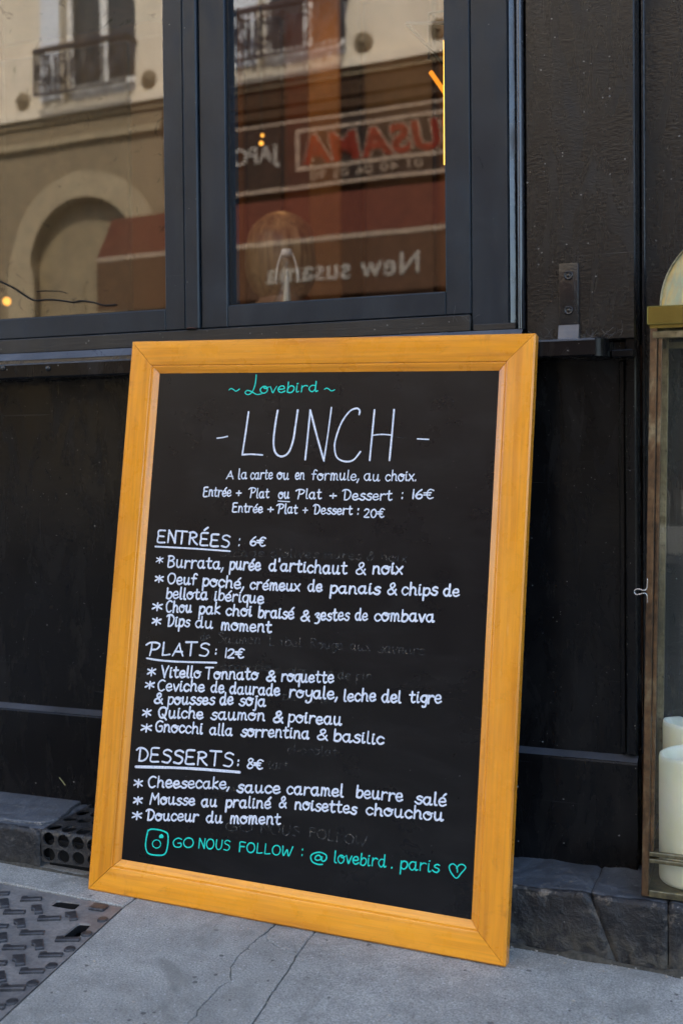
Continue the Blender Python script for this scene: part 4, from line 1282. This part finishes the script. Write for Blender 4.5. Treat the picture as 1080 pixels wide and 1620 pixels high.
def candle(x, y, z, r, h, seed, label):
    bm = bmesh.new()
    n = 56
    rings = []
    prof = [(0, 0), (r * .94, 0), (r * .985, .002), (r, .006), (r, h * .5), (r * .995, h - .004)]
    for q, zz in prof:
        if q == 0: rings.append([bm.verts.new((0, 0, 0))]); continue
        rings.append([bm.verts.new((q * math.cos(2 * math.pi * i / n) * (1 + .006 * noise.noise(Vector((math.cos(i), zz * 20, seed)))), q * math.sin(2 * math.pi * i / n), zz)) for i in range(n)])
    rim = lambda a: .0030 * noise.noise(Vector((math.cos(a) * 1.1, math.sin(a) * 1.1, seed))) + .0018 * math.cos(2 * a + seed)
    for q, dz in ((.975, 0), (.94, .0012), (.88, .0002), (.82, -.006), (.70, -.014), (.4, -.017)):
        rings.append([bm.verts.new((r * q * math.cos(2 * math.pi * i / n), r * q * math.sin(2 * math.pi * i / n), h + dz + rim(2 * math.pi * i / n) * (1 if q > .8 else .35))) for i in range(n)])
    rings.append([bm.verts.new((0, 0, h - .018))])
    for a, b in zip(rings, rings[1:]):
        for i in range(n):
            j = (i + 1) % n
            if len(a) == 1: bm.faces.new((a[0], b[i], b[j]))
            elif len(b) == 1: bm.faces.new((a[i], a[j], b[0]))
            else: bm.faces.new((a[i], a[j], b[j], b[i]))
    bmesh.ops.recalc_face_normals(bm, faces=bm.faces)
    e = empty('candle', (x, y, z), label=label, cat='candle', group='ivory pillar candles in the lantern')
    obj('wax_body', bm, 'wax', e, 'all')
    obj('wick', tube([(0, 0, h - .019), (.001, 0, h - .010), (.003, .001, h - .005)], .0012, 6), 'void', e)
    return e
candle(-.098, -.040, .0685, .0405, .160, 2.2, 'shorter ivory pillar candle standing at the front inside the brass lantern')
candle(-.103, .041, .0690, .0380, .182, 6.1, 'taller ivory pillar candle standing behind the shorter one in the brass lantern')

# ============================================================ INSIDE THE RESTAURANT
room = empty('restaurant_room', (0, 0, 0), kind='structure')
RX0, RX1, RY1, RZ1 = -4.6, 1.3, 3.9, 3.0
box('floor', RX0, RX1, .125, RY1, .0, .08, 'room_floor', room)
box('ceiling', RX0, RX1, .36, RY1, RZ1, RZ1 + .1, 'room_dark', room)
box('wall', RX0 - .1, RX0, .36, RY1, .0, RZ1, 'room_wall', room)
box('wall', RX1, RX1 + .1, .36, RY1, .0, RZ1, 'room_dark', room)
box('wall', RX0, RX1, RY1, RY1 + .1, .0, RZ1, 'room_wall', room)
for x0, x1, mt in ((-4.4, -3.3, 'room_dark'), (-3.28, -2.6, 'room_wall'), (-2.58, -2.38, 'room_dark'), (-2.35, -2.12, 'room_red'), (-1.92, -1.56, 'room_dark'), (-1.52, -1.10, 'room_wall'), (-1.0, -.2, 'room_dark')):
    box('wall_panel', x0, x1, RY1 - .05, RY1 - .002, .12, 2.9, mt, room, .005)
box('column', -2.105, -1.935, RY1 - .35, RY1 - .06, .082, RZ1, 'room_ochre', room, .01)
box('bar_counter', -2.4, -.6, 2.9, 3.3, .082, 1.15, 'room_dark', room, .01)
# amber tube lamp by the window edge
lampt = empty('amber_tube_lamp', (0, 0, 0), label='black wire wall lamp with a glowing amber tube and a strip of reflected LED light beside the right window', cat='lamp')
obj('glow_tube', tube([(-.4475, .075, 1.035), (-.4465, .075, 1.215)], .0017, 8), 'led_reflection', lampt, 'all')  # glowing strip stands in for an LED's reflection on the gasket
obj('glow_tube', tube([(-.592, .5, 1.322), (-.548, .5, 1.255)], .0042, 8), 'lamp_orange', lampt, 'all')
obj('wire_frame', tube([(-.595, .5, 1.345), (-.595, .5, 1.43), (-.53, .5, 1.43), (-.50, .5, 1.25), (-.505, .08, 1.25), (-.445, .075, 1.24), (-.4468, .075, 1.217)], .0028, 6), 'rail', lampt, True)
for i, (x, y, z, r) in enumerate(((-1.861, 2.5, 1.868, .007), (-1.866, 2.5, 1.838, .009), (-3.08, 2.5, 1.290, .018))):
    e = empty('pendant_bulb', (x, y, z), label=('small upper of two warm bulbs glowing inside the right window', 'lower of the two small warm bulbs inside the right window', 'orange bulb glowing low at the left edge of the left window')[i], cat='light bulb')
    b = bmesh.new()
    bmesh.ops.create_icosphere(b, subdivisions=2, radius=r)
    obj('glass_bulb', b, 'bulb', e, 'all')
    obj('flex', tube([(0, 0, r), (0, 0, RZ1 - z)], .002, 5), 'rail', e)
for x, y, z, w_ in ((-1.95, 3.0, 2.75, 1.5), (-1.3, 1.5, 2.4, .8), (-3.2, 2.0, 2.6, .8)):  # unseen lamps added to brighten the room and the seated person
    e = empty('added_lamp', (x, y, z), label={-1.95: 'added warm lamp brightening the bar at the back of the room', -1.3: 'added warm lamp over the middle table brightening the person', -3.2: 'added warm lamp brightening the left end of the room'}[x], cat='lamp')
    obj('lamp_shade', lathe([(.03, .12), (.05, .11), (.11, .0), (.108, .0), (.045, .105), (.03, .115)], 24), 'room_dark', e, 'all')
    ld = bpy.data.lights.new('lamp_light', 'POINT')
    ld.energy = w_; ld.color = (1, .52, .18); ld.shadow_soft_size = .05
    lo = bpy.data.objects.new('lamp_light', ld); COL.objects.link(lo); lo.parent = e; lo.location = (0, 0, -.02)
# table, bottle, seated person
tb = empty('cafe_table', (-1.15, 1.05, .08), label='small wooden cafe table just inside the window', cat='table')
box('table_top', -.42, .42, -.3, .3, .66, .69, 'table', tb, .006)
obj('leg', tube([(0, 0, .02), (0, 0, .66)], .03, 12), 'rail', tb, 'all')
obj('foot', lathe([(.24, 0), (.24, .015), (.03, .03), (0, .03)], 28), 'rail', tb, 'all')
bt = empty('glass_bottle', (-1.105, 1.0, .7705), label='clear swing top bottle with a white cap on the table behind the glass', cat='bottle')
obj('bottle_body', lathe([(0, 0), (.036, 0), (.038, .01), (.038, .17), (.034, .215), (.018, .26), (.0135, .275), (.0135, .325)], 28), 'glass_lantern', bt, 'all')
obj('cap', lathe([(0, .345), (.012, .345), (.0145, .338), (.0145, .328), (0, .326)], 20), 'cap', bt, 'all')
obj('water', lathe([(0, .004), (.032, .004), (.034, .02), (.030, .06), (.012, .19), (.006, .27), (0, .30)], 20), 'bottle', bt, 'all')
for s in (-1, 1):
    obj('wire_clip', tube([(s * .0145, 0, .335), (s * .024, 0, .31), (s * .030, 0, .275), (s * .027, 0, .262)], .0022, 6), 'cap', bt, 'all')
def skin_mesh(name, joints, edges, mat, parent, root=0, sub=2):
    me = bpy.data.meshes.new(name)
    me.from_pydata([j[0] for j in joints], edges, [])
    o = bpy.data.objects.new(name, me)
    COL.objects.link(o)
    m1 = o.modifiers.new('skin', 'SKIN')
    for i, j in enumerate(joints):
        sv_ = me.skin_vertices[0].data[i]
        rr = j[1] if isinstance(j[1], tuple) else (j[1], j[1])
        sv_.radius = rr
        sv_.use_root = (i == root)
    m2 = o.modifiers.new('sub', 'SUBSURF'); m2.levels = sub; m2.render_levels = sub
    dg = bpy.context.evaluated_depsgraph_get()
    me2 = bpy.data.meshes.new_from_object(o.evaluated_get(dg))
    o.modifiers.clear()
    o.data = me2
    me2.materials.clear(); me2.materials.append(M[mat])
    for p in me2.polygons: p.use_smooth = True
    o.parent = parent
    return o
per = empty('person', (-1.545, 1.95, .135), (0, 0, R(-20)), 'seated person with blonde bob in dark green jumper, seen from behind through window', 'person')
J = [((0, 0, .50), (.16, .12)), ((0, .01, .66), (.15, .11)), ((0, .0, .82), (.17, .11)), ((0, .0, .95), (.10, .08)), ((0, .0, 1.02), .055), ((0, .015, 1.10), .06), ((0, .02, 1.19), (.078, .09)), ((0, .02, 1.27), .05),
     ((-.17, 0, .90), .062), ((-.24, .06, .70), .048), ((-.20, .27, .66), .036), ((-.15, .36, .68), .026),
     ((.17, 0, .90), .062), ((.24, .06, .70), .048), ((.20, .27, .66), .036), ((.15, .36, .68), .026),
     ((-.10, .06, .46), .085), ((-.12, .42, .47), .065), ((-.12, .44, .08), .042), ((-.12, .54, .04), .035),
     ((.10, .06, .46), .085), ((.12, .42, .47), .065), ((.12, .44, .08), .042), ((.12, .54, .04), .035)]
E_ = [(0, 1), (1, 2), (2, 3), (3, 4), (4, 5), (5, 6), (6, 7), (3, 8), (8, 9), (9, 10), (10, 11), (3, 12), (12, 13), (13, 14), (14, 15), (0, 16), (16, 17), (17, 18), (18, 19), (0, 20), (20, 21), (21, 22), (22, 23)]
body = skin_mesh('body', J, E_, 'skin', per)
JC = [(p, tuple(x * 1.12 + .004 for x in r_) if isinstance(r_, tuple) else r_ * 1.12 + .004) for p, r_ in J]
skin_mesh('jumper', [JC[0], JC[1], JC[2], ((0, 0, .93), (.11, .085)), JC[8], JC[9], JC[10], JC[12], JC[13], JC[14]], [(0, 1), (1, 2), (2, 3), (3, 4), (4, 5), (5, 6), (3, 7), (7, 8), (8, 9)], 'cloth', per)
skin_mesh('trousers', [JC[0], JC[16], JC[17], JC[18], JC[20], JC[21], JC[22]], [(0, 1), (1, 2), (2, 3), (0, 4), (4, 5), (5, 6)], 'cloth', per)
# fingers
for s in (-1, 1):
    for k in range(5):
        x0 = s * .15 + (k - 2) * .014
        L_ = (.035, .05, .055, .05, .038)[k]
        tube([(x0, .375, .68), (x0 - s * .004, .375 + L_ * .5, .676), (x0 - s * .007, .375 + L_, .662)], [.009, .0085, .006], 8, bm := bmesh.new())
        obj('finger', bm, 'skin', per, 'all')
bm = bmesh.new()
bmesh.ops.create_icosphere(bm, subdivisions=4, radius=1)
for v_ in bm.verts:
    c = v_.co.copy()
    drop = 1.75 if c.z < 0 else 1.0
    f = 1 + .05 * noise.noise(Vector((math.atan2(c.y, c.x) * 5, c.z * 1.2, 0))) + .03 * noise.noise(c * 6)
    x, y, z = c.x * .118 * f, c.y * .122 * f, c.z * .115 * drop
    if c.y > .35 and c.z < .45: y = .35 * .122 + (c.y - .35) * .03      # open at the face
    if c.z < -.1: x *= 1 + .42 * min(1, -c.z - .1); y *= 1 + .25 * min(1, -c.z)
    x *= 1 - .10 * max(0, c.z)
    z += .006 * noise.noise(Vector((x * 60, y * 60, 2))) * (1 if c.z < 0 else .2)
    v_.co = (x, y + .01, z + 1.185)
obj('hair', bm, 'hair', per, 'all')
ch = empty('cafe_chair', (-1.545, 1.90, .08), (0, 0, R(-20)), 'dark wooden cafe chair under the seated person', 'chair')
box('seat', -.2, .2, -.16, .24, .405, .455, 'room_dark', ch, .005)
for x in (-.18, .18):
    for y in (-.14, .22):
        obj('leg', tube([(x, y, 0), (x, y, .405)], .014, 8), 'room_dark', ch, 'all')
    obj('back_post', tube([(x, -.15, .425), (x, -.19, .78)], .013, 8), 'room_dark', ch, 'all')
box('back_rail', -.19, .19, -.20, -.185, .70, .79, 'room_dark', ch, .004)
# thin black tubes that draw dark marks on the left pane
cb = [(-1.2276, .0145, .9221), (-1.1897, .0145, .904), (-1.1623, .0145, .8909), (-1.1401, .0145, .8771), (-1.1218, .0145, .8689), (-1.0973, .0145, .8685), (-1.073, .0145, .866), (-1.0491, .0145, .8616), (-1.0312, .0145, .8626), (-1.0076, .0145, .8582), (-.9901, .0145, .8532), (-.968, .0145, .853)]
tag(obj('dark_line', tube(catmull(cb, 5), .0013, 8), 'void', None, 'all'), 'thin dark line drooping along the bottom of the left window pane', 'dark_line')
tag(obj('dark_strip', tube(catmull([(-1.1178, .0150, .883), (-1.097, .0150, .8827), (-1.0728, .0150, .8803), (-1.0596, .0150, .8764)], 4), [.0007] * 12 + [.0004], 6), 'void', None, 'all'), 'short dark strip just above the dark line in the left window', 'strip')

# ============================================================ ACROSS THE STREET
th = R(3.6)
fac = empty('opposite_building', (0, -11.0, 0), (0, 0, math.pi + th), label='cream building across the street with balconies and arched doorway, mirrored in the windows', cat='building')
def fb(name, s0, s1, y0, y1, z0, z1, mat, parent=fac, bev=0.0):
    return box(name, s0, s1, y0, y1, z0, z1, mat, parent, bev)
wins = [8.50 + 3.08 * k for k in range(-3, 4)]
S0, S1 = wins[0] - 1.6, wins[-1] + 1.6
HW = .60
FL = ((5.50, 7.95), (8.9, 11.2), (12.0, 13.9))
edges = [S0] + [e for w_ in wins for e in (w_ - HW, w_ + HW)] + [S1]
for a, b in zip(edges[::2], edges[1::2]):
    fb('wall', a, b, 0, .3, 5.302, 14.6, 'plaster')
for w_ in wins:
    zz = [5.302] + [z for f in FL for z in f] + [14.6]
    for a, b in zip(zz[::2], zz[1::2]):
        if b - a > .01: fb('wall', w_ - HW + .001, w_ + HW - .001, .002, .3, a, b, 'plaster')
    for fi, (z0, z1) in enumerate(FL):
        if not (2 < w_ < 12) and fi > 0: pass
        bm = bmesh.new()
        for a, b in ((-HW + .002, -HW + .07), (HW - .07, HW - .002), (-.055, .055)):
            bx(bm, w_ + a, w_ + b, .14, .20, z0, z1)
        bx(bm, w_ - HW + .07, w_ + HW - .07, .145, .195, z1 - .08, z1)
        bx(bm, w_ - HW + .07, w_ + HW - .07, .145, .195, z0, z0 + .25)
        wf = obj('window', bm, 'white_wood', fac)
        fb('pane', w_ - HW + .07, w_ + HW - .07, .175, .18, z0 + .25, z1 - .08, 'win_dark', wf)
        fb('shutter', w_ + HW + .02, w_ + HW + .36, -.03, -.003, z0 + .05, z1, 'shutter')
        # balcony guard: handrail, bottom rail, bars and scrolls
        bm = bmesh.new()
        b0, b1 = w_ - .64, w_ + .86
        zt, zb_ = z0 + .66, z0 + .02
        if fi: zt += .25
        bx(bm, b0, b1, -.31, -.25, zt - .06, zt)
        bx(bm, b0, b1, -.295, -.265, zb_, zb_ + .035)
        for sx in (b0, b1 - .035):
            bx(bm, sx, sx + .035, -.295, -.003, zt - .04, zt - .002)
            bx(bm, sx, sx + .035, -.292, -.262, zb_ + .035, zt - .045)
        nb = 17
        for k in range(1, nb):
            x = b0 + (b1 - b0) * k / nb
            bx(bm, x - .013, x + .013, -.288, -.272, zb_ + .035, zt - .045)
        for k in range(5):
            x = b0 + .17 + (b1 - b0 - .34) * k / 4
            for q in (.16, .10):
                pts = [(x + q * .72 * math.cos(a), -.28, (zt + zb_) / 2 + q * 1.2 * math.sin(a)) for a in [2 * math.pi * i / 12 for i in range(13)]]
                tube(pts, .017, 4, bm)
        obj('balcony', bm, 'rail', fac)
        if fi: fb('balcony_slab', b0 - .05, b1 + .05, -.33, -.002, zb_ - .10, zb_ - .012, 'plaster')
# rosettes between the windows
for w_ in wins:
    for ds in (-.83, 1.27):
        bm = bmesh.new()
        join(bm, lathe([(.0, .05), (.045, .045), (.05, .02), (.085, .045), (.115, .03), (.12, 0)], 18))
        r_ = obj('rosette', bm, 'stone_dark', fac, 'all')
        r_.rotation_euler = (R(90), 0, 0); r_.location = (w_ + ds, -.001, 5.60)
for z0, z1, d, mt in ((5.30, 5.42, .10, 'plaster'), (5.21, 5.299, .05, 'stone_dark'), (14.602, 14.9, .4, 'plaster')):
    fb('cornice', S0 - .1, S1 + .1, -d, .3, z0, z1, mt)
fb('frieze', 7.46, S1, -.012, .3, 4.99, 5.209, 'stone_dark')
fb('frieze', S0, 7.458, -.012, .3, 4.99, 5.209, 'shop_brown')
fb('cornice', 7.46, S1, -.07, .3, 4.91, 4.989, 'stone_arch')
fb('roof', S0 - .1, S1 + .1, -.3, 6, 14.902, 15.2, 'shop_brown')
# stone bay with the arch
AC, AR, AZ = 8.76, .90, 3.25
ap = [(7.46, -.2), (AC - AR, -.2)] + [(AC - AR * math.cos(math.pi * k / 24), AZ + AR * math.sin(math.pi * k / 24)) for k in range(25)] + [(AC + AR, -.2), (10.25, -.2), (10.25, 4.909), (7.46, 4.909)]
bm = prism([(x, z) for x, z in ap], 0, .3)
for v_ in bm.verts: v_.co = Vector((v_.co.x, v_.co.z, v_.co.y))
bmesh.ops.recalc_face_normals(bm, faces=bm.faces)
obj('arch_wall', bm, 'stone_dark', fac)
bm = bmesh.new()
pr, po = AR + .005, AR + .36
vs = []
for k in range(25):
    a = math.pi * k / 24
    vs.append([bm.verts.new((AC - q * math.cos(a), y, AZ + q * math.sin(a))) for q, y in ((pr, -.001), (pr, -.06), (po, -.05), (po, -.001))])
for a, b in zip(vs, vs[1:]):
    for j in range(3): bm.faces.new((a[j], a[j + 1], b[j + 1], b[j]))
for s_ in (-1, 1):
    bx(bm, AC + s_ * (pr + po) / 2 - .225, AC + s_ * (pr + po) / 2 + .225, -.055, -.001, -.2, AZ - .001)
bmesh.ops.recalc_face_normals(bm, faces=bm.faces)
obj('arch_surround', bm, 'stone_arch', fac)
dr = fb('door', AC - AR, AC + AR, .16, .22, -.2, AZ + AR, 'arch_door')
for s_ in (-.45, .45):
    fb('door_panel', AC + s_ - .32, AC + s_ + .32, .145, .158, .3, 1.6, 'arch_door', dr)
    fb('door_panel', AC + s_ - .32, AC + s_ + .32, .145, .158, 1.8, 3.0, 'arch_door', dr)
# ground floors left and right of it
fb('shopfront_wall', S0, 7.458, .03, .3, -.2, 4.988, 'shop_brown')
fb('shopfront_wall', 10.252, S1, .03, .3, -.2, 4.909, 'shop_brown')
for k, x in enumerate((7.2, 5.9, 4.6, 3.3, 2.0, .7)):
    fb('shop_window', x - 1.1, x - .1, .0, .028, .6, 2.5, 'win_dark')
fas = fb('sign_board', -2.0, 7.40, -.08, .029, 3.90, 4.80, 'shop_black')
for z in (4.71, 3.90):
    fb('sign_line', -2.0, 7.40, -.093, -.081, z, z + .045, 'sign_line', fas)
for s0, s1, z0, z1 in ((2.1, 5.49, 4.58, 4.625), (2.1, 5.49, 4.115, 4.16), (5.445, 5.49, 4.161, 4.579), (2.1, 2.145, 4.161, 4.579)):
    fb('sign_border', s0, s1, -.092, -.081, z0, z1, 'sign_line', fas)
fb('sign_board_top', -2.0, 7.42, -.14, .029, 4.802, 4.90, 'shop_brown')
def text(body, s, z, size, mat, parent, align='LEFT', shear=0, ext=.008, sx=1.0, offset=0.0, y=-.092, spacing=1.0):
    cu = bpy.data.curves.new('lettering', 'FONT')
    cu.body = body; cu.size = size; cu.extrude = ext; cu.align_x = align; cu.shear = shear; cu.offset = offset
    cu.space_character = spacing
    t_ = bpy.data.objects.new('tmp', cu); COL.objects.link(t_)
    dg = bpy.context.evaluated_depsgraph_get()
    me = bpy.data.meshes.new_from_object(t_.evaluated_get(dg))
    bpy.data.objects.remove(t_)
    me.materials.clear(); me.materials.append(M[mat])
    o = bpy.data.objects.new('lettering', me); COL.objects.link(o)
    o.parent = parent
    o.rotation_euler = (R(90), 0, 0); o.location = (s, y, z); o.scale = (sx, 1, 1)
    return o
text('SUSAMA', 5.36, 4.195, .47, 'sign_red', fas, 'RIGHT', .18, offset=.020, sx=1.08, spacing=1.14)
text('SUSAMA', 5.36, 4.195, .47, 'sign_line', fas, 'RIGHT', .18, offset=.034, sx=1.08, ext=.004, y=-.086, spacing=1.14)
text('JAPONAIS', 5.72, 4.27, .30, 'sign_white', fas, offset=.003)
text('BAR', 5.95, 4.0, .18, 'sign_red', fas, offset=.004) if False else None
text('01 40 06 05 90', 5.30, 3.985, .155, 'sign_line', fas, 'RIGHT', sx=1.35, spacing=1.15)
# steep red awning with a brown valance
aw = empty('awning', (0, -11.0, 0), (0, 0, math.pi + th), label='dark red awning with a brown lettered valance below the restaurant sign across the street', cat='awning')
bm = bmesh.new()
A0, A1 = -2.2, 8.25
pv = [(-.082, 3.80), (-.42, 3.235), (-.42, 3.225), (-.075, 3.79)]
vs = [[bm.verts.new((x, y, z)) for y, z in pv] for x in (A0, A1)]
for j in range(4): bm.faces.new((vs[0][j], vs[0][(j + 1) % 4], vs[1][(j + 1) % 4], vs[1][j]))
bm.faces.new(vs[0]); bm.faces.new(vs[1][::-1])
bmesh.ops.recalc_face_normals(bm, faces=bm.faces)
obj('canopy', bm, 'awning_red', aw)
box('valance_rail', A0, A1, -.44, -.405, 3.165, 3.222, 'sign_line', aw)
vl = box('valance', A0, A1, -.43, -.42, 2.52, 3.163, 'awning_brown', aw)
text('New susama', 3.72, 2.70, .36, 'sign_white', vl, 'LEFT', y=-.438, offset=.003, sx=1.02, spacing=1.06)
text('RESTAURANT', 7.25, 2.62, .30, 'sign_line', vl, 'LEFT', y=-.438, offset=.006, sx=1.0) if False else None
